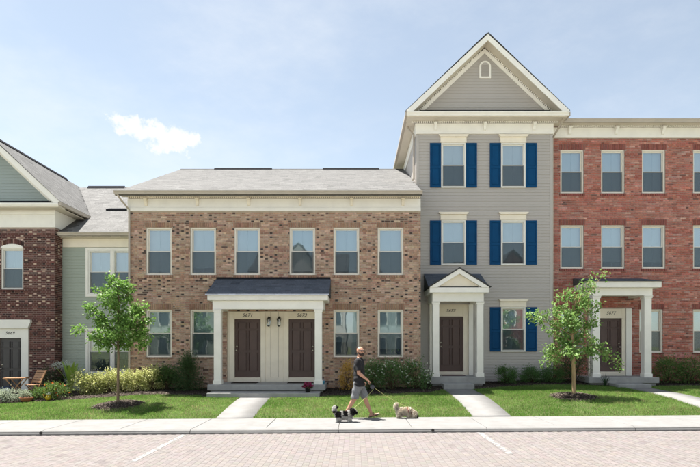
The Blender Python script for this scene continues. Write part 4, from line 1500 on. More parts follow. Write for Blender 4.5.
def tree(label, base, trunk, tr, limbs, nleaf, lsize, ca, cb, bark, spread=.16):
    z0 = float(gz(base[0], base[1])) + .05
    T = empty('young_tree', (base[0], base[1], z0), label, 'tree', 'young street trees on the lawn')
    pts = [Vector((base[0] + p[0], base[1] + p[1], z0 + p[2])) for p in trunk]
    b = MB().tube([pts[0] - Vector((0, 0, .12))] + pts, [tr[0] * 1.25] + tr, 10)
    b.build('trunk', bark, T, True)
    P, O = [], []
    for (h, tip, sag, dens) in limbs:
        # start point on the trunk at height h
        k = 0
        while k < len(pts) - 2 and pts[k + 1].z < z0 + h: k += 1
        t = min(1, max(0, (z0 + h - pts[k].z) / max(.01, pts[k + 1].z - pts[k].z)))
        s = pts[k].lerp(pts[k + 1], t)
        e = Vector((base[0] + tip[0], base[1] + tip[1], z0 + tip[2]))
        L = (e - s).length
        curve = []
        m1 = s.lerp(e, .45) + Vector((random.uniform(-.05, .05), random.uniform(-.06, .06), sag * L))
        for i in range(9):
            u = i / 8
            curve.append((s * (1 - u) ** 2 + m1 * 2 * u * (1 - u) + e * u * u) + Vector((random.gauss(0, .012), random.gauss(0, .012), random.gauss(0, .012))) * (i > 0))
        bb = MB().tube(curve, [max(.004, tr[0] * .30 * (1 - .85 * i / 8)) for i in range(9)], 6)
        # side twigs
        ntw = max(4, int(L * 9))
        for _ in range(ntw):
            u = random.uniform(.22, 1)
            i = min(7, int(u * 8)); p = curve[i].lerp(curve[i + 1], u * 8 - i)
            d = (curve[i + 1] - curve[i]).normalized()
            o = Vector((random.gauss(0, 1), random.gauss(0, 1), random.gauss(0.1, .8))).normalized()
            q = p + (d * .6 + o).normalized() * random.uniform(.12, spread * 2.0) * (1.15 - .5 * u)
            bb.tube([p, p.lerp(q, .5) + Vector((0, 0, .015)), q], [.005, .004, .002], 4, cap=False)
            nl = int(nleaf * dens / (ntw))
            for _k in range(max(3, nl)):
                w = random.uniform(.2, 1.1)
                c = p.lerp(q, w)
                g = spread * .35
                P.append((c.x + random.gauss(0, g), c.y + random.gauss(0, g), c.z + random.gauss(0, g)))
                O.append(tuple((q - p).normalized() * .6 + Vector((0, 0, -.15))))
        bb.build('branch', bark, T, True)
    P, O = np.array(P), np.array(O)
    cols = mixcol(len(P), ca, cb, .22)
    leaf_mesh('crown', P, O, lsize, cols, .62, .5, T)
    return T


# left tree: compact, full crown
LB = TREES[0]
limbs = []
for (x, z, y, h, s, dn) in (
        (.02, 4.05, .0, 3.0, .0, 1.0), (-.55, 3.45, .1, 2.3, .08, 1.1), (.42, 3.55, -.1, 2.4, .08, 1.1), (-.70, 2.95, -.25, 2.0, .08, 1.2),
        (.72, 2.95, .2, 2.0, .08, 1.2), (-1.20, 2.25, .1, 1.75, .12, 1.0), (-.80, 2.35, .45, 1.75, .1, 1.1), (.95, 2.15, -.1, 1.7, .12, 1.3),
        (.65, 1.95, .5, 1.7, .12, 1.2), (-.45, 2.0, -.6, 1.7, .1, 1.2), (.40, 2.2, -.65, 1.8, .1, 1.2), (-.25, 2.65, .7, 1.9, .1, 1.2),
        (.25, 3.0, .6, 2.2, .1, 1.1), (.0, 3.3, -.45, 2.5, .1, 1.1), (-.25, 3.75, .1, 2.7, .06, 1.0), (.25, 3.8, .1, 2.8, .06, 1.0),
        (.55, 2.5, -.35, 2.0, .1, 1.3), (-.45, 2.5, -.2, 1.95, .1, 1.3), (.9, 2.55, .1, 2.0, .08, 1.0), (.1, 2.0, .1, 1.7, .05, 1.0)):
    limbs.append((h * .93, (x * .93, y * .93, (z - .05) * .925), s, dn))
tree('young tree with a full rounded crown in front of the yellow-green hedge', LB,
     [(0, 0, 0), (.0, .0, .6), (.015, .0, 1.3), (-.01, .01, 2.0), (.02, 0, 2.8), (.03, 0, 3.6)], [.040, .035, .031, .026, .018, .008],
     limbs, 235, .092, (.105, .225, .038), (.25, .42, .10), M['bark'], .18)

RB = TREES[1]
limbs = []
for (x, z, y, h, s, dn) in (
        (.93, 4.0, -.1, 2.4, .05, .75), (.55, 3.75, .2, 2.5, .05, .7), (-.15, 3.35, .1, 2.3, .0, .9), (-.55, 3.05, -.2, 1.9, .1, .9),
        (-1.10, 2.75, .1, 1.9, .12, .8), (-1.42, 2.62, -.1, 1.8, .12, .7), (-.80, 2.2, .3, 1.6, .14, .9), (-.90, 1.20, -.2, 1.5, .22, .8),
        (-.55, 1.55, .5, 1.45, .2, .9), (.80, 3.05, .15, 2.1, .05, .8), (.60, 2.55, -.3, 1.8, .08, 1.0), (.75, 2.05, .35, 1.6, .12, .9),
        (1.42, 1.12, -.15, 1.55, .22, .8), (1.05, 1.55, .1, 1.5, .2, .8), (.35, 1.5, -.55, 1.45, .18, 1.0), (-.25, 1.6, -.55, 1.5, .18, 1.0),
        (.15, 2.6, .5, 1.9, .08, 1.0), (-.2, 2.4, -.45, 1.8, .08, 1.0), (.3, 3.1, -.1, 2.3, .05, .9), (-.35, 2.75, .35, 1.9, .08, .9), (.05, 2.0, .2, 1.6, .05, .9)):
    limbs.append((h * .96, (x * .96, y * .96, (z - .25) * .955), s, dn))
tree('young tree with a loose spreading crown in front of the red brick house', RB,
     [(0, 0, 0), (-.01, 0, .6), (-.02, 0, 1.15), (-.06, .01, 1.8), (-.02, 0, 2.4), (.08, 0, 2.9)], [.058, .052, .048, .036, .022, .010],
     limbs, 240, .088, (.12, .24, .05), (.30, .46, .14), M['bark_pale'], .19)


def shrub(name, label, x, y, rx, ry, h, n, ls, ca, cb, cat='shrub', group=None, cone=False, flowers=None, aspect=.5, clumps=26, tall=0, jitter=.8):
    z0 = float(mulch_h(x, y)) if y > bed_y(x) else float(gz(x, y))
    S = empty(name, (x, y, z0), label, cat, group)
    st = MB()
    cs = []
    for k in range(clumps):
        a = random.random() * 6.283; u = random.random()
        zz = .12 + .84 * u
        if cone: rr = (1 - .85 * u)
        else: rr = math.sqrt(max(.05, 1 - (max(0, zz - .45) / .55) ** 2)) * (.75 + .25 * min(1, zz / .3))
        rr *= .45 + .5 * math.sqrt(random.random())
        c = (x + rx * rr * math.cos(a), y + ry * rr * math.sin(a), z0 + h * zz * random.uniform(.85, 1.04))
        cs.append(c)
        st.tube([(x + random.gauss(0, .03), y + random.gauss(0, .03), z0 - .04), (x + (c[0] - x) * .5, y + (c[1] - y) * .5, z0 + (c[2] - z0) * .6), c], [.008, .006, .003], 4)
    st.build('stem', M['twig'], S)
    C = np.array(cs)
    idx = RNG.integers(0, clumps, n)
    sg = np.array([rx * .24, ry * .24, h * .13])
    pos = C[idx] + RNG.normal(0, 1, (n, 3)) * sg
    pos[:, 2] = np.maximum(pos[:, 2], z0 + .01)
    ctr = np.array([x, y, z0 + h * .35])
    out = (pos - ctr) / np.array([rx, ry, h])
    out /= np.linalg.norm(out, axis=1, keepdims=True) + 1e-6
    out[:, 2] += .25
    cols = mixcol(n, ca, cb, .25)
    leaf_mesh('foliage', pos, out, ls, cols, aspect, .2, S, jitter=jitter)
    if flowers:
        nf, fs, fa, fb = flowers
        idx = RNG.integers(0, clumps, nf)
        pos = C[idx] + RNG.normal(0, 1, (nf, 3)) * sg * .9
        out = (pos - ctr) / np.array([rx, ry, h]); out /= np.linalg.norm(out, axis=1, keepdims=True)
        pos += out * .07; pos[:, 2] = np.maximum(pos[:, 2], z0 + h * .25)
        pos = np.repeat(pos, 5, 0); out = np.repeat(out, 5, 0)
        leaf_mesh('blossom', pos, out, fs, mixcol(len(pos), fa, fb, .1), .8, 0, S, M['petal'], 1.2)
    return S


YG_A, YG_B = (.32, .37, .09), (.72, .70, .36)
gh = 'yellow-green hedge shrubs'
hedge = [(-8.98, 17.95, .31, 'yellow-green variegated shrub at the hedge end beside the tall banana-leaved plant'),
         (-8.52, 17.95, .32, 'yellow-green variegated shrub below the double window, second in the hedge'),
         (-8.05, 17.95, .32, 'yellow-green variegated shrub directly behind the trunk of the full-crowned young tree'),
         (-7.60, 17.95, .31, 'yellow-green variegated shrub in front of the downspout at the brick corner'),
         (-7.13, 17.95, .32, 'yellow-green variegated shrub just past the downspout against tan brick'),
         (-6.68, 17.95, .30, 'yellow-green variegated shrub at the hedge end against the tan brick wall')]
for x, y, r, lab in hedge:
    shrub('variegated_shrub', lab, x, y, r, r * .85, random.uniform(.58, .72), 1700, .064, YG_A, YG_B, group=gh)
shrub('green_shrub', 'plain dark green shrub tucked behind the hedge end by tan brick wall', -6.25, 18.2, .32, .28, .80, 2000, .065, (.08, .17, .05), (.16, .26, .08))
shrub('conical_evergreen', 'dark conical evergreen shrub alone between hedge and shared porch', -5.48, 18.0, .44, .40, 1.12, 5200, .058, (.05, .115, .04), (.12, .19, .07), cone=True, aspect=.35, clumps=70)
shrub('golden_shrub', 'golden brown upright shrub beside the shared porch of the tan brick house', -.22, 17.95, .24, .22, .92, 1500, .05, (.55, .32, .06), (.72, .5, .14), clumps=22)
gw = 'white-flowering shrubs under the tan brick windows'
for x, y, r, h, lab in ((.60, 18.0, .36, .90, 'white-flowering green shrub next to the golden shrub'),
                        (1.25, 17.98, .46, .95, 'wide white-flowering green shrub, middle one of three by the tan brick'),
                        (2.05, 18.1, .40, .90, 'white-flowering green shrub at the corner beside the pedimented porch')):
    shrub('flowering_shrub', lab, x, y, r, r * .8, h, 2200, .058, (.08, .18, .055), (.20, .33, .11), group=gw, flowers=(60, .042, (.9, .9, .82), (.75, .8, .65)), clumps=34)
for x, y, r, h, lab in ((5.43, 19.35, .34, .52, 'low round green boxwood below the shuttered ground-floor window'),
                        (6.33, 19.45, .33, .48, 'low round green boxwood right of the shuttered ground-floor window'),
                        (7.12, 19.5, .33, .52, 'low round green boxwood below the downspout between grey and red houses')):
    shrub('boxwood', lab, x, y, r * 1.05, r * .9, h * 1.05, 3600, .042, (.07, .17, .045), (.16, .29, .085), group='boxwoods in front of the grey house', clumps=34)
shrub('rounded_shrub', 'large dark green rounded shrub left of the red brick house porch', 7.90, 19.55, .45, .36, 1.02, 2600, .05, (.04, .095, .03), (.09, .165, .05), clumps=40)
for x, y, r, h, lab in ((11.38, 19.75, .46, .88, 'loose green shrub just right of the red brick house porch'),
                        (12.22, 19.75, .46, .85, 'loose green shrub between the two ground-floor windows of red brick house'),
                        (13.10, 19.75, .44, .80, 'loose green shrub below the farther ground-floor window of red brick house')):
    shrub('loose_shrub', lab, x, y, r, r * .8, h, 2000, .06, (.09, .19, .05), (.20, .30, .085), group='shrubs below the red brick windows', clumps=32)
shrub('dark_bush', 'dark green bush against dark brick corner behind the wooden chair', -10.62, 18.9, .28, .26, .95, 1700, .05, (.025, .065, .022), (.06, .11, .036), clumps=28)
shrub('flowering_bush', 'low bush with bronze base and orange-red blossoms beside yellow-green hedge', -9.42, 17.2, .32, .28, .46, 1700, .05, (.09, .16, .035), (.18, .26, .06), flowers=(26, .04, (.65, .09, .02), (.75, .2, .03)))
shrub('green_perennial', 'low bright green perennial in front of the wooden chair', -9.95, 17.25, .25, .24, .34, 1200, .045, (.09, .19, .04), (.17, .28, .07))
for x, y, r, h, lab in ((-10.82, 16.98, .33, .36, 'wide mound of silvery grey foliage below the folding table'),
                        (-10.32, 17.0, .19, .30, 'small mound of silvery grey foliage beside the terracotta bowl'),
                        (-11.5, 17.0, .30, .34, 'mound of silvery grey foliage in front of the charcoal door')):
    shrub('silver_plant', lab, x, y, r, r * .85, h, 1500, .045, (.30, .35, .25), (.48, .53, .40), group='silvery mounds at the bed edge', aspect=.35)


def fronds(name, label, cat, x, y, n, L, w, ca, cb, arch=.5, group=None):
    """long arching strap leaves from one root"""
    z0 = float(mulch_h(x, y))
    S = empty(name, (x, y, z0), label, cat, group)
    for k in range(n):
        a = 2 * math.pi * k / n + random.uniform(-.4, .4)
        ln = L * random.uniform(.75, 1.1); lean = random.uniform(.2, 1) * arch
        vs, fs, cols = [], [], []
        for i in range(9):
            u = i / 8
            r = ln * lean * u ** 1.5; z = ln * (u - .45 * lean * u * u)
            c = Vector((x + r * math.cos(a), y + r * math.sin(a), z0 - .02 + z))
            hw = w * (math.sin(math.pi * min(.98, .12 + .86 * u)) ** .8) * .5
            t = Vector((-math.sin(a), math.cos(a), 0))
            vs += [c - t * hw + Vector((0, 0, hw * .35)), c, c + t * hw + Vector((0, 0, hw * .35))]
        for i in range(8):
            b = i * 3
            fs += [(b, b + 1, b + 4, b + 3), (b + 1, b + 2, b + 5, b + 4)]
        col = mixcol(1, ca, cb, .15)
        obj('frond', np_mesh('frond', np.array([tuple(p) for p in vs]), np.array(fs), np.repeat(col, len(vs), 0)), M['leaf'], S, True)
    return S


fronds('broadleaf_plant', 'tall plant with broad bright green banana-like leaves by sage siding', 'plant', -9.85, 18.9, 11, 1.3, .17, (.26, .42, .06), (.42, .58, .11), .5)
fronds('ornamental_grass', 'spiky dark ornamental grass left of the red house step', 'plant', 8.72, 18.9, 34, .52, .018, (.03, .07, .03), (.06, .10, .05), .6)


def plume_plant(x, y):
    z0 = float(mulch_h(x, y))
    S = empty('plume_plant', (x, y, z0), 'tall plant with pale silvery white plumes beside the dark brick corner', 'plant')
    st = MB()
    P, O = [], []
    P2, O2 = [], []
    for k in range(13):
        a = random.random() * 6.283; r = random.uniform(.1, .36); h = random.uniform(.85, 1.18)
        tip = Vector((x + r * math.cos(a) * 1.2, y + r * math.sin(a) * .7, z0 + h))
        mid = Vector((x + r * .3 * math.cos(a), y + r * .3 * math.sin(a), z0 + h * .6))
        st.tube([(x, y, z0 - .03), mid, tip], [.007, .005, .003], 4)
        for i in range(42):
            c = tip + Vector((random.gauss(0, .07), random.gauss(0, .06), random.gauss(-.02, .03)))
            P.append(tuple(c)); O.append((math.cos(a), math.sin(a), .2))
        for i in range(40):
            u = random.random()
            c = Vector((x, y, z0)).lerp(mid, u) + Vector((random.gauss(0, .06), random.gauss(0, .06), .02))
            P2.append(tuple(c)); O2.append((math.cos(a), math.sin(a), .3))
    st.build('stem', M['twig'], S)
    tag(leaf_mesh('plume', np.array(P), np.array(O), .045, mixcol(len(P), (.62, .67, .60), (.82, .86, .80), .1), .4, .3, S), kind='stuff')
    leaf_mesh('foliage', np.array(P2), np.array(O2), .06, mixcol(len(P2), (.03, .07, .02), (.07, .12, .04), .2), .4, .3, S)


plume_plant(-10.2, 19.0)


# ================================================================== garden things
def flat_gz(x, y):
    return float(mulch_h(x, y)) if y > bed_y(x) else float(gz(x, y))


def folding_table(x, y):
    z0 = flat_gz(x, y)
    T = empty('folding_table', (x, y, z0), 'small square wooden folding table with crossed legs beside the slatted chair', 'table')
    T.rotation_euler = (0, 0, R(14))
    w = .29; h = .70
    L = lambda b, nm: setattr(b.build(nm, M['wood'], None, bevel=.003), 'parent', T)
    for k in range(7):
        xx = -w + .02 + k * (2 * w - .04) / 6
        L(MB().box(xx - .035, xx + .035, -w, w, h - .02, h), 'table_slat')
    L(MB().box(-w, w, -w + .03, -w + .06, h - .05, h - .021).box(-w, w, w - .06, w - .03, h - .05, h - .021), 'frame')
    for s in (-1, 1):
        for d in (-1, 1):
            yy = s * (w - .08) + d * .012
            L(MB().prism([(-d * w * .95, 0), (-d * w * .95 + .035, 0), (d * w * .8 + .018, h - .05), (d * w * .8 - .018, h - .05)], 'y', yy - .01, yy + .01), 'leg')
    L(MB().box(-w * .9, -w * .9 + .025, -w + .09, w - .09, .06, .085).box(w * .9 - .025, w * .9, -w + .09, w - .09, .06, .085), 'stretcher')
    return T


def folding_chair(x, y, rot):
    z0 = flat_gz(x, y)
    T = empty('folding_chair', (x, y, z0), 'wooden slatted folding garden chair outside the dark brick house', 'chair')
    T.rotation_euler = (0, 0, rot)
    # faces +x in its own frame
    L = lambda b, nm: setattr(b.build(nm, M['wood'], None, bevel=.003), 'parent', T)
    for s in (-1, 1):
        yy = s * .215
        L(MB().prism([(.20, 0), (.235, 0), (-.215, .90), (-.25, .90)], 'y', yy - .011, yy + .011), 'back_post')
        y2 = s * .188
        L(MB().prism([(-.25, 0), (-.215, 0), (.22, .44), (.185, .44)], 'y', y2 - .011, y2 + .011), 'leg')
    for k in range(6):
        xx = -.16 + k * .072
        L(MB().box(xx - .03, xx + .03, -.20, .20, .43, .448), 'seat_slat')
    for k in range(5):
        z = .53 + k * .082
        xx = .2175 - .45 * z / .9 + .006
        b = MB()
        b.add([(xx + .016, -.203, z - .033), (xx + .016, .203, z - .033), (xx - .016, .203, z + .033), (xx - .016, -.203, z + .033),
               (xx + .030, -.203, z - .027), (xx + .030, .203, z - .027), (xx - .002, .203, z + .039), (xx - .002, -.203, z + .039)],
              [(0, 1, 2, 3), (7, 6, 5, 4), (0, 4, 5, 1), (1, 5, 6, 2), (2, 6, 7, 3), (3, 7, 4, 0)])
        L(b, 'back_slat')
    L(MB().box(-.235, -.205, -.20, .20, .06, .085).box(.17, .20, -.175, .175, .05, .075), 'stretcher')
    return T


folding_table(-10.85, 17.5)
folding_chair(-10.25, 17.5, R(245))

z = flat_gz(-10.95, 17.15)
b = MB().ball((-10.95, 17.15, z + .16), (.19, .17, .22), 18, 12)
rk = b.build('boulder', mat('grey_stone', (.20, .225, .25), (.16, .18, .2), .8, 5, .4, 30), None, True)
tag(rk, 'smooth blue-grey rounded boulder under the folding table', 'rock')

b = MB()
z = -.02
b.lathe([(.19, 0), (.24, .05), (.245, .36), (.22, .40), (.05, .42)], (-12.12, 18.95, z), 20)
st = b.build('pouf', mat('navy_cloth', (.012, .03, .085), (.01, .025, .07), .9, 20, .3), None, True)
tag(st, 'dark blue round pouf seat on the slab before the charcoal door', 'seat')

z = flat_gz(-10.15, 16.86)
bw = empty('terracotta_bowl', (-10.15, 16.86, z), 'shallow terracotta bowl at the lawn edge before the silvery plants', 'pot')
MB().lathe([(.10, 0), (.15, .05), (.19, .12), (.2, .14), (.185, .14), (.14, .06), (.02, .05)], (-10.15, 16.86, z), 20).build('bowl', M['terracotta'], bw, True)
MB().lathe([(.02, .09), (.165, .095), (.02, .11)], (-10.15, 16.86, z), 16).build('soil', M['mulch'], bw)

z = flat_gz(-9.55, 17.0)
gn = empty('garden_ornament', (-9.55, 17.0, z), 'little yellow garden ornament with a white rounded top at the bed edge', 'ornament')
ym = mat('yellow_glaze', (.62, .42, .02), (.55, .37, .02), .35, 5)
wm = mat('white_glaze', (.72, .70, .64), None, .35, 5)
MB().lathe([(.05, 0), (.085, .03), (.09, .09), (.07, .14), (.045, .16)], (-9.55, 17.0, z), 16).build('body', ym, gn, True)
MB().ball((-9.545, 17.0, z + .195), (.06, .055, .05), 14, 10).build('head', wm, gn, True)
MB().tube([(-9.63, 16.99, z + .08), (-9.68, 16.98, z + .11), (-9.70, 16.98, z + .15)], [.02, .015, .01], 8).build('spout', ym, gn, True)

# flower pot on the step
fx, fy, fz = -1.43, 16.85, .371
fp = empty('flower_pot', (fx, fy, fz), 'black pot of magenta flowers on the step of the shared porch', 'flower pot')
MB().lathe([(.07, 0), (.095, .15), (.105, .155), (.105, .185), (.09, .185), (.085, .15), (.02, .145)], (fx, fy, fz), 18).build('pot', M['black'], fp, True)
n = 420
q = RNG.normal(0, 1, (n, 3)); q /= np.linalg.norm(q, axis=1, keepdims=True); q[:, 2] = np.abs(q[:, 2])
pos = np.array([fx, fy, fz + .16]) + q * np.array([.16, .15, .14]) * RNG.uniform(.6, 1, (n, 1))
leaf_mesh('leaves', pos[:170] * np.array([1, 1, 1]) - np.array([0, 0, .02]), q[:170], .05, mixcol(170, (.03, .08, .02), (.06, .12, .03)), .6, .2, fp)
leaf_mesh('blossom', pos[170:], q[170:], .045, mixcol(250, (.32, .012, .10), (.50, .03, .17), .2), .85, 0, fp, M['petal'])
sm = empty('toy_bucket', (-.985, 17.45, .579), 'small light blue bucket behind the porch column nearest the golden shrub', 'bucket')
bm = mat('blue_plastic', (.10, .36, .55), None, .4, 5)
MB().lathe([(.035, 0), (.05, .10), (.054, .10), (.054, .115), (.046, .115), (.034, .02), (.004, .018)], (-.985, 17.45, .579), 16).build('tub', bm, sm, True)
MB().tube([(-.985 + .05 * math.cos(a), 17.45, .579 + .10 + .05 * math.sin(a)) for a in [math.pi * i / 10 for i in range(11)]], .003, 5).build('handle', bm, sm)


# ================================================================== the row across the street (seen only mirrored in the glass)
def facing_house(x0, w, label, wm, n_gable, h):
    F = empty('facing_townhouse', (x0 + w / 2, -17.0, -.1), label, 'house', 'houses across the street')
    holes = []
    for k in range(int(w / 1.9)):
        xx = x0 + 1.1 + k * 1.9
        for z in (1.1, 4.0, 6.8)[:2 if h < 8 else 3]: holes.append((xx - .45, xx + .45, z, z + 1.6))
    b = MB()
    wall = MB().box(x0, x0 + w, -27, -17, -.2, h).build('wall', wm, F)
    for q in holes:
        o = MB().box(q[0], q[1], -16.995, -16.95, q[2], q[3]).build('window', M['glass_dark'], F)
        t = MB().box(q[0] - .08, q[0] - .005, -16.99, -16.92, q[2] - .08, q[3] + .08).box(q[1] + .005, q[1] + .08, -16.99, -16.92, q[2] - .08, q[3] + .08)
        t.box(q[0] - .004, q[1] + .004, -16.99, -16.92, q[3] + .005, q[3] + .08).build('frame', M['white_trim'], o)
    MB().prism([(-27.4, h), (-22, h + 2.6), (-16.5, h)], 'x', x0 - .2, x0 + w + .2).build('roof', M['roof_far'], F)
    for g in range(n_gable):
        cx = x0 + w * (g + .5) / n_gable
        MB().prism([(cx - 2.5, h - .01), (cx + 2.5, h - .01), (cx, h + 2.7)], 'y', -22, -16.7).build('gable', wm, F)
        for s in (-1, 1):
            MB().prism([(cx + s * 2.8, h - .2), (cx, h + 2.85), (cx, h + 3.05), (cx + s * 2.95, h - .15)], 'y', -22, -16.4).build('gable_roof', M['roof_far'], F)
    return F


M['glass_dark'] = mat('far_glass', (.05, .07, .09), None, .08, 3)
M['roof_far'] = mat('far_roof', (.10, .10, .105), None, .9, 5, spec=.1)
facing_house(-22, 11, 'sage sided house with two gables across the street, mirrored in the windows', M['siding_sage'], 2, 6.2)
facing_house(-10.4, 9.6, 'grey sided house with one gable across the street, mirrored in the windows', M['siding_grey'], 1, 9.2)
facing_house(-.2, 11, 'pale blue-grey sided house with two gables across the street, mirrored in the windows', M['siding_blue'], 2, 6.4)
facing_house(11.6, 10, 'red brick house with one gable across the street, mirrored in the windows', mat('far_red', (.28, .11, .09), None, .9, 3), 1, 9.0)

# ================================================================== figures
def capsule(b, p0, p1, r0, r1, n=14, sq=(1, 1)):
    """round-ended tapered limb; sq flattens the section (across, along y)"""
    p0, p1 = Vector(p0), Vector(p1)
    t = p1 - p0; L = t.length; t.normalize()
    a = t.cross(Vector((0, 1, 0)))
    if a.length < 1e-3: a = Vector((1, 0, 0))
    a.normalize(); c = a.cross(t)
    prof = []
    for i in range(6): an = -math.pi / 2 + (math.pi / 2) * i / 5; prof.append((max(.02, math.cos(an)) * r0, math.sin(an) * r0))
    for i in range(6): an = (math.pi / 2) * i / 5; prof.append((max(.02, math.cos(an)) * r1, L + math.sin(an) * r1))
    vs, fs = [], []
    for r, h in prof:
        for k in range(n):
            an = 2 * math.pi * k / n
            vs.append(p0 + t * h + a * (math.cos(an) * r * sq[0]) + c * (math.sin(an) * r * sq[1]))
    m = len(prof)
    for i in range(m - 1):
        for k in range(n):
            fs.append((i * n + k, i * n + (k + 1) % n, (i + 1) * n + (k + 1) % n, (i + 1) * n + k))
    fs.append(tuple(range(n))[::-1]); fs.append(tuple(range((m - 1) * n, m * n)))
    b.add(vs, fs)


def fuse(b, voxel, smooth_it=3):
    """union of the collected closed shapes as one continuous skin"""
    me = b.mesh('tmp')
    bmx = bmesh.new(); bmx.from_mesh(me); bmesh.ops.recalc_face_normals(bmx, faces=bmx.faces); bmx.to_mesh(me); bmx.free()
    o = bpy.data.objects.new('tmp', me); COL.objects.link(o)
    r = o.modifiers.new('r', 'REMESH'); r.mode = 'VOXEL'; r.voxel_size = voxel; r.use_smooth_shade = True
    if smooth_it:
        s = o.modifiers.new('s', 'SMOOTH'); s.factor = .5; s.iterations = smooth_it
    dg = bpy.context.evaluated_depsgraph_get()
    out = bpy.data.meshes.new_from_object(o.evaluated_get(dg))
    bpy.data.objects.remove(o, do_unlink=True)
    out.shade_smooth()
    return out


def cut(me, co, no):
    """keep the side of the plane the normal points away from"""
    b = bmesh.new(); b.from_mesh(me)
    bmesh.ops.bisect_plane(b, geom=b.verts[:] + b.edges[:] + b.faces[:], plane_co=co, plane_no=no, clear_outer=True)
    b.to_mesh(me); b.free()
    return me


def place(me, name, m, parent):
    me.name = name
    me.materials.clear(); me.materials.append(m)
    o = bpy.data.objects.new(name, me); COL.objects.link(o); o.parent = parent
    me.shade_smooth()
    return o


SKIN = mat('skin', (.50, .27, .18), (.45, .235, .155), .5, 12, .05)
TEE = mat('black_tee', (.007, .007, .009), (.012, .012, .014), .9, 10, .25, 60)
SHORTS = mat('grey_shorts', (.20, .205, .215), (.15, .155, .165), .9, 30, .3, 80)
SOLE = mat('sandal_sole', (.06, .05, .045), None, .8, 10)
STRAP = mat('sandal_strap', (.10, .07, .05), None, .8, 10)


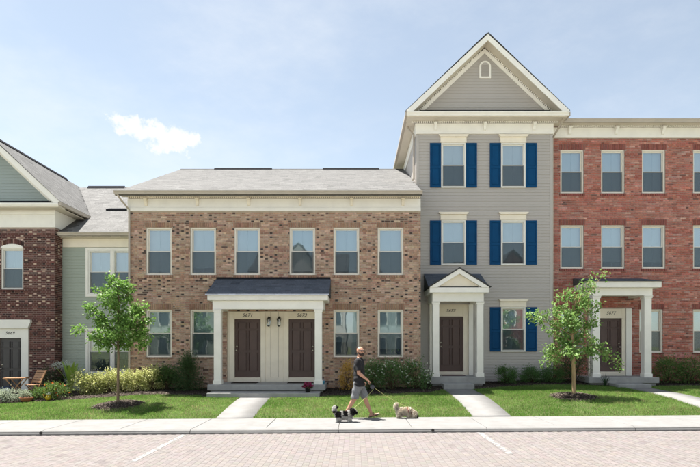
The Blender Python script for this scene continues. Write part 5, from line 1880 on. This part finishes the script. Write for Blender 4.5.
def build_person(x, y):
    z0 = float(tilt(x)) + .001
    Pn = empty('person', (x, y, z0), 'bald bearded person in black t-shirt and grey shorts walking dogs on the pavement', 'person')
    # joints in the person's own frame: +x forward, -y the near (right) side
    hipR, kneeR, ankR = (-.03, -.095, .90), (-.12, -.10, .48), (-.345, -.095, .125)
    hipL, kneeL, ankL = (.01, .095, .90), (.15, .09, .485), (.305, .085, .105)
    sh_R, elR, wrR = (-.025, -.195, 1.425), (-.015, -.245, 1.135), (.20, -.205, .965)
    sh_L, elL, wrL = (-.025, .195, 1.425), (-.07, .25, 1.13), (.10, .235, .925)
    b = MB()
    # trunk
    capsule(b, (0, -.07, .92), (0, .07, .92), .115, .115)
    capsule(b, (-.005, -.05, 1.06), (-.005, .05, 1.06), .118, .118)
    capsule(b, (0, -.085, 1.28), (0, .085, 1.28), .118, .118)
    capsule(b, (-.015, -.12, 1.40), (-.015, .12, 1.40), .075, .075)
    capsule(b, (0, 0, .95), (0, 0, 1.36), .13, .125)
    capsule(b, (-.015, 0, 1.42), (.015, 0, 1.57), .062, .056)
    for s in (-1, 1): capsule(b, (-.015, s * .05, 1.47), (-.02, s * .15, 1.43), .05, .055)
    # head, turned a little to the camera
    hc = Vector((.035, -.005, 1.665))
    fx, fy = math.cos(R(-55)), math.sin(R(-55))
    F = Vector((fx, fy, 0)); S_ = Vector((-fy, fx, 0))
    b.ball(tuple(hc + Vector((-.012, .004, .02))), (.088, .084, .098), 20, 14)
    capsule(b, tuple(hc + F * .02 + Vector((0, 0, -.02))), tuple(hc + F * .045 + Vector((0, 0, -.085))), .068, .043)
    capsule(b, tuple(hc + F * .078 + Vector((0, 0, .012))), tuple(hc + F * .102 + Vector((0, 0, -.028))), .010, .015, 10)
    for s in (-1, 1):
        capsule(b, tuple(hc + S_ * s * .082 + Vector((0, 0, .018))), tuple(hc + S_ * s * .083 + Vector((0, 0, -.022))), .014, .010, 8)
        capsule(b, tuple(hc + F * .07 + S_ * s * .015 + Vector((0, 0, .032))), tuple(hc + F * .06 + S_ * s * .045 + Vector((0, 0, .03))), .012, .010, 8)
        capsule(b, tuple(hc + F * .06 + S_ * s * .04 + Vector((0, 0, -.015))), tuple(hc + F * .055 + S_ * s * .045 + Vector((0, 0, -.02))), .022, .02, 8)
    capsule(b, tuple(hc + F * .078 + S_ * .02 + Vector((0, 0, -.056))), tuple(hc + F * .078 - S_ * .02 + Vector((0, 0, -.056))), .009, .009, 8)
    # arms
    for sh, el, wr in ((sh_R, elR, wrR), (sh_L, elL, wrL)):
        capsule(b, sh, el, .058, .043); capsule(b, el, wr, .044, .028)
        m_ = Vector(el).lerp(Vector(wr), .25); capsule(b, tuple(m_), tuple(Vector(el).lerp(Vector(wr), .45)), .047, .041)
    # legs
    for hp, kn, an in ((hipR, kneeR, ankR), (hipL, kneeL, ankL)):
        capsule(b, hp, kn, .095, .060); capsule(b, kn, an, .056, .036)
        k, a = Vector(kn), Vector(an); t = (a - k).normalized(); bk = Vector((-1, 0, 0)) - t * (-t.x)
        capsule(b, tuple(k.lerp(a, .18) + bk * .018), tuple(k.lerp(a, .5) + bk * .014), .05, .04)
    # feet: the near one pushes off its toes, the far one lands on its heel
    capsule(b, ankR, (-.385, -.095, .105), .036, .036)
    capsule(b, (-.375, -.095, .10), (-.25, -.10, .038), .034, .032, 14, (1, 1.25))
    capsule(b, (-.25, -.10, .036), (-.19, -.10, .028), .028, .018, 14, (.8, 1.6))
    capsule(b, ankL, (.285, .085, .055), .036, .038)
    capsule(b, (.29, .085, .055), (.43, .08, .085), .038, .03, 14, (1, 1.25))
    capsule(b, (.43, .08, .085), (.495, .08, .105), .027, .018, 14, (.8, 1.6))
    # hands: palm, four curled fingers and a thumb
    for wr, el, grip in ((wrR, elR, 1.0), (wrL, elL, .5)):
        w, e = Vector(wr), Vector(el)
        d = (w - e).normalized()
        side = Vector((0, 1, 0))
        dn = d.cross(side); dn = dn if dn.z < 0 else -dn
        palm = w + d * .055
        for i in range(4):
            o_ = side * (-.028 + .0187 * i)
            capsule(b, tuple(w + d * .01 + o_ * .6), tuple(w + d * .085 + o_), .015, .013, 8)
            k1 = w + d * (.090 + (.004, .010, .008, -.002)[i]) + o_
            k2 = k1 + (d * (1 - .55 * grip) + dn * .9 * grip).normalized() * .036
            k3 = k2 + (-d * .5 * grip + dn * (1 - .2 * grip)).normalized() * (.026, .030, .028, .022)[i]
            capsule(b, tuple(k1), tuple(k2), .0095, .0088, 8); capsule(b, tuple(k2), tuple(k3), .0088, .0078, 8)
        t0 = w + d * .025 - side * .028
        t1 = t0 + (d * .6 - side * .55 + dn * .5).normalized() * .042
        t2 = t1 + (d * .7 + side * .2 + dn * .7).normalized() * .034
        capsule(b, tuple(t0), tuple(t1), .014, .011, 8); capsule(b, tuple(t1), tuple(t2), .0105, .009, 8)
    place(fuse(b, .0062, 2), 'body', SKIN, Pn)
    # t-shirt: trunk and sleeves, a little fuller than the body
    b = MB()
    capsule(b, (0, -.09, .86), (0, .09, .86), .142, .142)
    capsule(b, (0, -.08, .97), (0, .08, .97), .142, .142)
    capsule(b, (0, -.06, 1.08), (0, .06, 1.08), .138, .138)
    capsule(b, (0, -.09, 1.28), (0, .09, 1.28), .132, .132)
    capsule(b, (-.015, -.12, 1.405), (-.015, .12, 1.405), .088, .088)
    capsule(b, (0, 0, .90), (0, 0, 1.38), .145, .135)
    capsule(b, (-.015, 0, 1.42), (0, 0, 1.52), .085, .07)
    for s in (-1, 1): capsule(b, (-.015, s * .05, 1.465), (-.02, s * .16, 1.43), .062, .066)
    t_cuts = []
    for sh, el in ((sh_R, elR), (sh_L, elL)):
        capsule(b, sh, tuple(Vector(sh).lerp(Vector(el), .95)), .073, .066)
    me = fuse(b, .008, 3)
    cut(me, (0, 0, .80), (0, 0, -1)); cut(me, (0, 0, 1.515), (-.15, 0, 1))
    for sh, el in ((sh_R, elR), (sh_L, elL)):
        d = (Vector(el) - Vector(sh)).normalized()
        c = Vector(sh).lerp(Vector(el), .80)
        bmx = bmesh.new(); bmx.from_mesh(me)
        kill = [f for f in bmx.faces if (f.calc_center_median() - c).dot(d) > 0 and (f.calc_center_median() - c).length < .12 and abs(f.calc_center_median().y) > .168]
        bmesh.ops.delete(bmx, geom=kill, context='FACES'); bmx.to_mesh(me); bmx.free()
    bmx = bmesh.new(); bmx.from_mesh(me)          # soft folds
    for v_ in bmx.verts:
        n_ = math.sin(v_.co.z * 38 + v_.co.y * 22 + v_.co.x * 17) * .5 + math.sin(v_.co.z * 17 - v_.co.x * 40) * .5
        v_.co += v_.normal * n_ * .006
    bmx.to_mesh(me); bmx.free()
    place(me, 't_shirt', TEE, Pn)
    # shorts
    b = MB()
    capsule(b, (0, -.07, .93), (0, .07, .93), .115, .115)
    capsule(b, (0, -.07, .82), (0, .07, .82), .122, .122)
    for hp, kn in ((hipR, kneeR), (hipL, kneeL)):
        k = Vector(hp).lerp(Vector(kn), 1.0)
        capsule(b, hp, tuple(k), .104, .098)
    me = fuse(b, .008, 3)
    for hp, kn in ((hipR, kneeR), (hipL, kneeL)):
        d = (Vector(kn) - Vector(hp)).normalized(); c = Vector(hp).lerp(Vector(kn), .97)
        bmx = bmesh.new(); bmx.from_mesh(me)
        kill = [f for f in bmx.faces if (f.calc_center_median() - c).dot(d) > 0 and (f.calc_center_median() - Vector(kn)).length < .17]
        bmesh.ops.delete(bmx, geom=kill, context='FACES'); bmx.to_mesh(me); bmx.free()
    bmx = bmesh.new(); bmx.from_mesh(me)
    for v_ in bmx.verts:
        v_.co += v_.normal * .006 * math.sin(v_.co.z * 30 + v_.co.x * 34 + v_.co.y * 12)
    bmx.to_mesh(me); bmx.free()
    place(me, 'shorts', SHORTS, Pn)
    # beard and glasses
    b = MB()
    capsule(b, tuple(hc + F * .05 + Vector((0, 0, -.088))), tuple(hc + F * .066 + Vector((0, 0, -.082))), .040, .030)
    for s in (-1, 1):
        capsule(b, tuple(hc + F * .058 + S_ * s * .03 + Vector((0, 0, -.08))), tuple(hc + F * .02 + S_ * s * .066 + Vector((0, 0, -.05))), .027, .018)
        capsule(b, tuple(hc + F * .02 + S_ * s * .068 + Vector((0, 0, -.05))), tuple(hc + F * .0 + S_ * s * .076 + Vector((0, 0, .0))), .016, .010)
        capsule(b, tuple(hc + F * .088 + S_ * s * .004 + Vector((0, 0, -.044))), tuple(hc + F * .072 + S_ * s * .03 + Vector((0, 0, -.06))), .009, .009, 8)
    place(fuse(b, .005, 2), 'beard', mat('beard', (.045, .030, .022), (.03, .02, .015), .9, 60, .4, 200), Pn)
    b = MB()
    for s in (-1, 1):
        b.ball(tuple(hc + F * .083 + S_ * s * .033 + Vector((0, 0, .016))), (.028, .028, .019), 14, 10)
        b.tube([tuple(hc + F * .078 + S_ * s * .055 + Vector((0, 0, .022))), tuple(hc + F * .0 + S_ * s * .09 + Vector((0, 0, .022)))], .004, 6)
    b.tube([tuple(hc + F * .095 + S_ * .015 + Vector((0, 0, .02))), tuple(hc + F * .095 - S_ * .015 + Vector((0, 0, .02)))], .004, 6)
    o = b.build('sunglasses', mat('dark_lens', (.008, .008, .009), None, .1, 5), None, True); o.parent = Pn
    # sandals
    for toe, ball_, heel, s in (((-.17, -.10, .010), (-.255, -.10, .012), (-.40, -.095, .075), 0), ((.52, .08, .090), (.43, .08, .050), (.245, .085, .012), 1)):
        so = MB()
        pts = [Vector(heel), Vector(heel).lerp(Vector(ball_), .5), Vector(ball_), Vector(toe)]
        for a, c in zip(pts[:-1], pts[1:]):
            capsule(so, tuple(a), tuple(c), .012, .012, 10, (1, 3.6))
        sd = MB()
        me = fuse(so, .006, 1)
        ob = place(me, 'sandal', SOLE, Pn)
        mid = pts[2]
        st = MB()
        arc = [mid + Vector((-.01, .046 * math.cos(a), .004 + .055 * math.sin(a))) for a in [math.pi * i / 8 for i in range(9)]]
        st.tube(arc, .010, 6)
        arc = [mid + Vector((-.075, .044 * math.cos(a), .02 + .075 * math.sin(a))) for a in [math.pi * i / 8 for i in range(9)]]
        st.tube(arc, .009, 6)
        q = st.build('strap', STRAP, None, True); q.parent = ob
    return Pn, Vector((x, y, z0)), Vector(wrR), Vector(elR)


PX, PY = .13, 13.62
person, p_org, p_wr, p_el = build_person(PX, PY)

# the leash handle in the near hand
d_ = (p_wr - p_el).normalized()
hand = p_org + p_wr + d_ * .10 + Vector((0, 0, -.04))
lh = empty('leash_reel', tuple(hand), 'grey retractable leash reel held in the walking person\'s hand', 'leash')
b = MB()
b.tube([hand + Vector((0, -.045, .012)), hand + Vector((0, .045, .012))], .014, 8)
b.build('grip', M['black'], lh, True)
b = MB()
c = hand + Vector((.045, -.0, -.075))
b.tube([c + Vector((0, -.024, 0)), c + Vector((0, -.018, 0)), c + Vector((0, .018, 0)), c + Vector((0, .024, 0))], [.045, .056, .056, .045], 20)
b.tube([hand + Vector((-.005, -.045, .01)), c + Vector((-.03, -.015, .02))], .010, 8); b.tube([hand + Vector((-.005, .045, .01)), c + Vector((-.03, .015, .02))], .010, 8)
b.build('reel_case', mat('reel_grey', (.05, .055, .065), None, .4, 9), lh, True)
REEL = c + Vector((.05, 0, -.02))


def build_dog(name, label, org, shapes, voxel, colour, fur_n, fur_len, size=1.0):
    D = empty(name, org, label, 'dog')
    b = MB()
    for s in shapes: capsule(b, *s)
    me = fuse(b, voxel, 4)
    n = len(me.vertices)
    co = np.zeros(n * 3, dtype=np.float32); me.vertices.foreach_get('co', co); co = co.reshape(-1, 3)
    cols = colour(co)
    ca = me.color_attributes.new('Col', 'FLOAT_COLOR', 'POINT')
    c4 = np.ones((n, 4), dtype=np.float32); c4[:, :3] = cols; ca.data.foreach_set('color', c4.ravel())
    place(me, 'body', FUR, D)
    nr = np.zeros(n * 3, dtype=np.float32); me.vertices.foreach_get('normal', nr); nr = nr.reshape(-1, 3)
    idx = RNG.integers(0, n, fur_n)
    idx = idx[co[idx, 2] > .015]
    P, Nn = co[idx], nr[idx]
    m = len(P)
    L = fur_len * RNG.uniform(.5, 1.2, m)[:, None]
    d = Nn * .65 + np.array([-.25, 0, -.75]) + RNG.normal(0, .28, (m, 3))
    d /= np.linalg.norm(d, axis=1, keepdims=True)
    sd = np.cross(d, Nn + RNG.normal(0, .3, (m, 3))); sd /= np.linalg.norm(sd, axis=1, keepdims=True) + 1e-9
    v = np.zeros((m, 4, 3))
    v[:, 0] = P - sd * .0035; v[:, 1] = P + sd * .0035
    v[:, 2] = P + d * L * .55 + Nn * L * .22 + sd * .0025; v[:, 3] = P + d * L + Nn * L * .1
    v[:, :, 2] = np.maximum(v[:, :, 2], .004)
    f = (np.arange(m)[:, None, None] * 4 + np.array([[0, 1, 2], [0, 2, 3]])[None]).reshape(-1, 3)
    cf = colour(P) * RNG.uniform(.8, 1.15, (m, 1))
    D.scale = (size, size, size)
    o = obj('fur', np_mesh('fur', v.reshape(-1, 3), f, np.repeat(cf, 4, 0)), FUR, None); o.parent = D
    return D


FUR = mat('fur', (1, 1, 1), (.8, .8, .8), .85, 40, .3, 150, attr=True, spec=.2)

# dog one: small, long-haired, black and white, head up, tail curled over
d1 = (-.20, 12.92, float(tilt(-.2)) + .001)
S1 = [((-.17, 0, .185), (.10, 0, .19), .075, .078), ((-.10, 0, .165), (.06, 0, .165), .078, .078), ((.09, 0, .20), (.16, 0, .26), .065, .055),
      ((.185, 0, .275), (.20, 0, .265), .066, .062), ((.215, 0, .255), (.262, 0, .243), .040, .028), ((.272, 0, .25), (.276, 0, .25), .011, .011)]
for s in (-1, 1):
    S1 += [((.10, s * .045, .14), (.105, s * .048, .075), .035, .028), ((.105, s * .048, .075), (.112, s * .048, .028), .027, .024), ((.112, s * .048, .022), (.135, s * .048, .018), .022, .018),
           ((-.15, s * .042, .16), (-.125, s * .05, .105), .052, .036), ((-.125, s * .05, .105), (-.185, s * .05, .07), .032, .024), ((-.185, s * .05, .07), (-.172, s * .05, .024), .023, .022), ((-.172, s * .05, .02), (-.148, s * .05, .017), .021, .016),
           ((.175, s * .058, .305), (.185, s * .082, .225), .022, .026)]
S1 += [((-.235, 0, .225), (-.285, 0, .29), .026, .03), ((-.285, 0, .29), (-.275, 0, .365), .032, .034), ((-.275, 0, .365), (-.225, 0, .385), .032, .02)]


def col1(p):
    w = np.tile(np.array([.72, .70, .66]), (len(p), 1)); k = np.array([.022, .02, .02])
    j = .012 * np.sin(p[:, 2:3] * 90 + p[:, 0:1] * 60)[:, 0]
    head = (p[:, 0] > .135 + j) & (p[:, 2] > .195) & ~((np.abs(p[:, 1]) < .016) & (p[:, 0] > .19))
    rump = (p[:, 0] < -.10 + j) & (p[:, 0] > -.235) & (p[:, 2] > .135 + j)
    sad = (np.abs(p[:, 0] - .005) < .055 + j) & (p[:, 2] > .17 + j)
    tail = (p[:, 0] < -.25) & (p[:, 2] > .25) & (p[:, 2] < .30)
    nose = (p[:, 0] > .262)
    w[head | rump | sad | tail | nose] = k
    return w


dog1 = build_dog('shaggy_dog', 'small black and white long-haired dog trotting beside the person with tail up', d1, S1, .0065, col1, 14000, .045, .94)

# dog two: cream, shaggy, nose to the ground
d2 = (1.30, 13.52, float(tilt(1.3)) + .001)
S2 = [((-.16, 0, .20), (.08, 0, .20), .10, .098), ((-.17, 0, .185), (-.10, 0, .19), .105, .10), ((.09, 0, .185), (.18, 0, .155), .08, .066),
      ((.21, 0, .145), (.235, 0, .13), .078, .07), ((.255, 0, .105), (.298, 0, .062), .046, .032), ((.306, 0, .055), (.309, 0, .05), .013, .013)]
for s in (-1, 1):
    S2 += [((.07, s * .06, .15), (.075, s * .062, .08), .042, .034), ((.075, s * .062, .08), (.085, s * .062, .03), .033, .03), ((.085, s * .062, .026), (.115, s * .062, .02), .026, .02),
           ((-.19, s * .055, .17), (-.16, s * .064, .11), .062, .042), ((-.16, s * .064, .11), (-.225, s * .064, .075), .038, .03), ((-.225, s * .064, .075), (-.21, s * .064, .028), .029, .027), ((-.21, s * .064, .024), (-.18, s * .064, .02), .026, .02),
           ((.20, s * .066, .185), (.225, s * .092, .09), .026, .03)]
S2 += [((-.245, 0, .255), (-.30, 0, .315), .03, .034), ((-.30, 0, .315), (-.292, 0, .39), .036, .038), ((-.292, 0, .39), (-.262, 0, .425), .034, .022)]


def col2(p):
    w = np.tile(np.array([.88, .79, .65]), (len(p), 1))
    g = .88 + .12 * np.sin(p[:, 0] * 41 + 2 * np.sin(p[:, 2] * 37))
    w *= g[:, None]
    w[(p[:, 0] > .302)] = (.02, .018, .018)
    return w


dog2 = build_dog('cream_dog', 'cream shaggy dog sniffing the pavement with its tail up', d2, S2, .0075, col2, 16000, .05, .86)
# harness of dog two
b = MB()
hm = mat('red_harness', (.23, .035, .03), None, .8, 20)
ring = []
for i in range(25):
    a = 2 * math.pi * i / 24
    ring.append((.055 + .035 * math.sin(a) * -1, .118 * math.cos(a), .195 + .116 * math.sin(a)))
b.tube(ring, .0105, 6)
ring = []
for i in range(25):
    a = 2 * math.pi * i / 24
    ring.append((.13 - .03 * math.sin(a), .098 * math.cos(a), .175 + .095 * math.sin(a)))
b.tube(ring, .009, 6)
b.tube([(.02, 0, .312), (.06, 0, .308), (.10, 0, .275)], .011, 6)
o = b.build('harness', hm, None, True); o.parent = dog2
b = MB()
ring = [(.135 + .03 * math.sin(2 * math.pi * i / 20), .066 * math.cos(2 * math.pi * i / 20), .235 + .062 * math.sin(2 * math.pi * i / 20)) for i in range(21)]
b.tube(ring, .008, 6)
o = b.build('collar', mat('yellow_collar', (.55, .5, .03), None, .8, 20), None, True); o.parent = dog1


def leash(label, a, c, sag):
    b = MB()
    pts = []
    for i in range(15):
        u = i / 14
        p = a.lerp(c, u); p.z -= sag * 4 * u * (1 - u)
        pts.append(p)
    b.tube(pts, .003, 6)
    o = b.build('dog_leash', mat('leash_yellow', (.60, .60, .22), (.55, .55, .2), .7, 9), None, True)
    return tag(o, label, 'leash')


leash('yellow leash slanting down past the shorts to the black and white dog', REEL + Vector((-.02, -.035, -.03)), Vector(d1) + Vector((.13, 0, .282)), .03)
leash('yellow-green leash running from the reel to the cream dog\'s harness', REEL, Vector(d2) + Vector((.043, 0, .274)), .035)
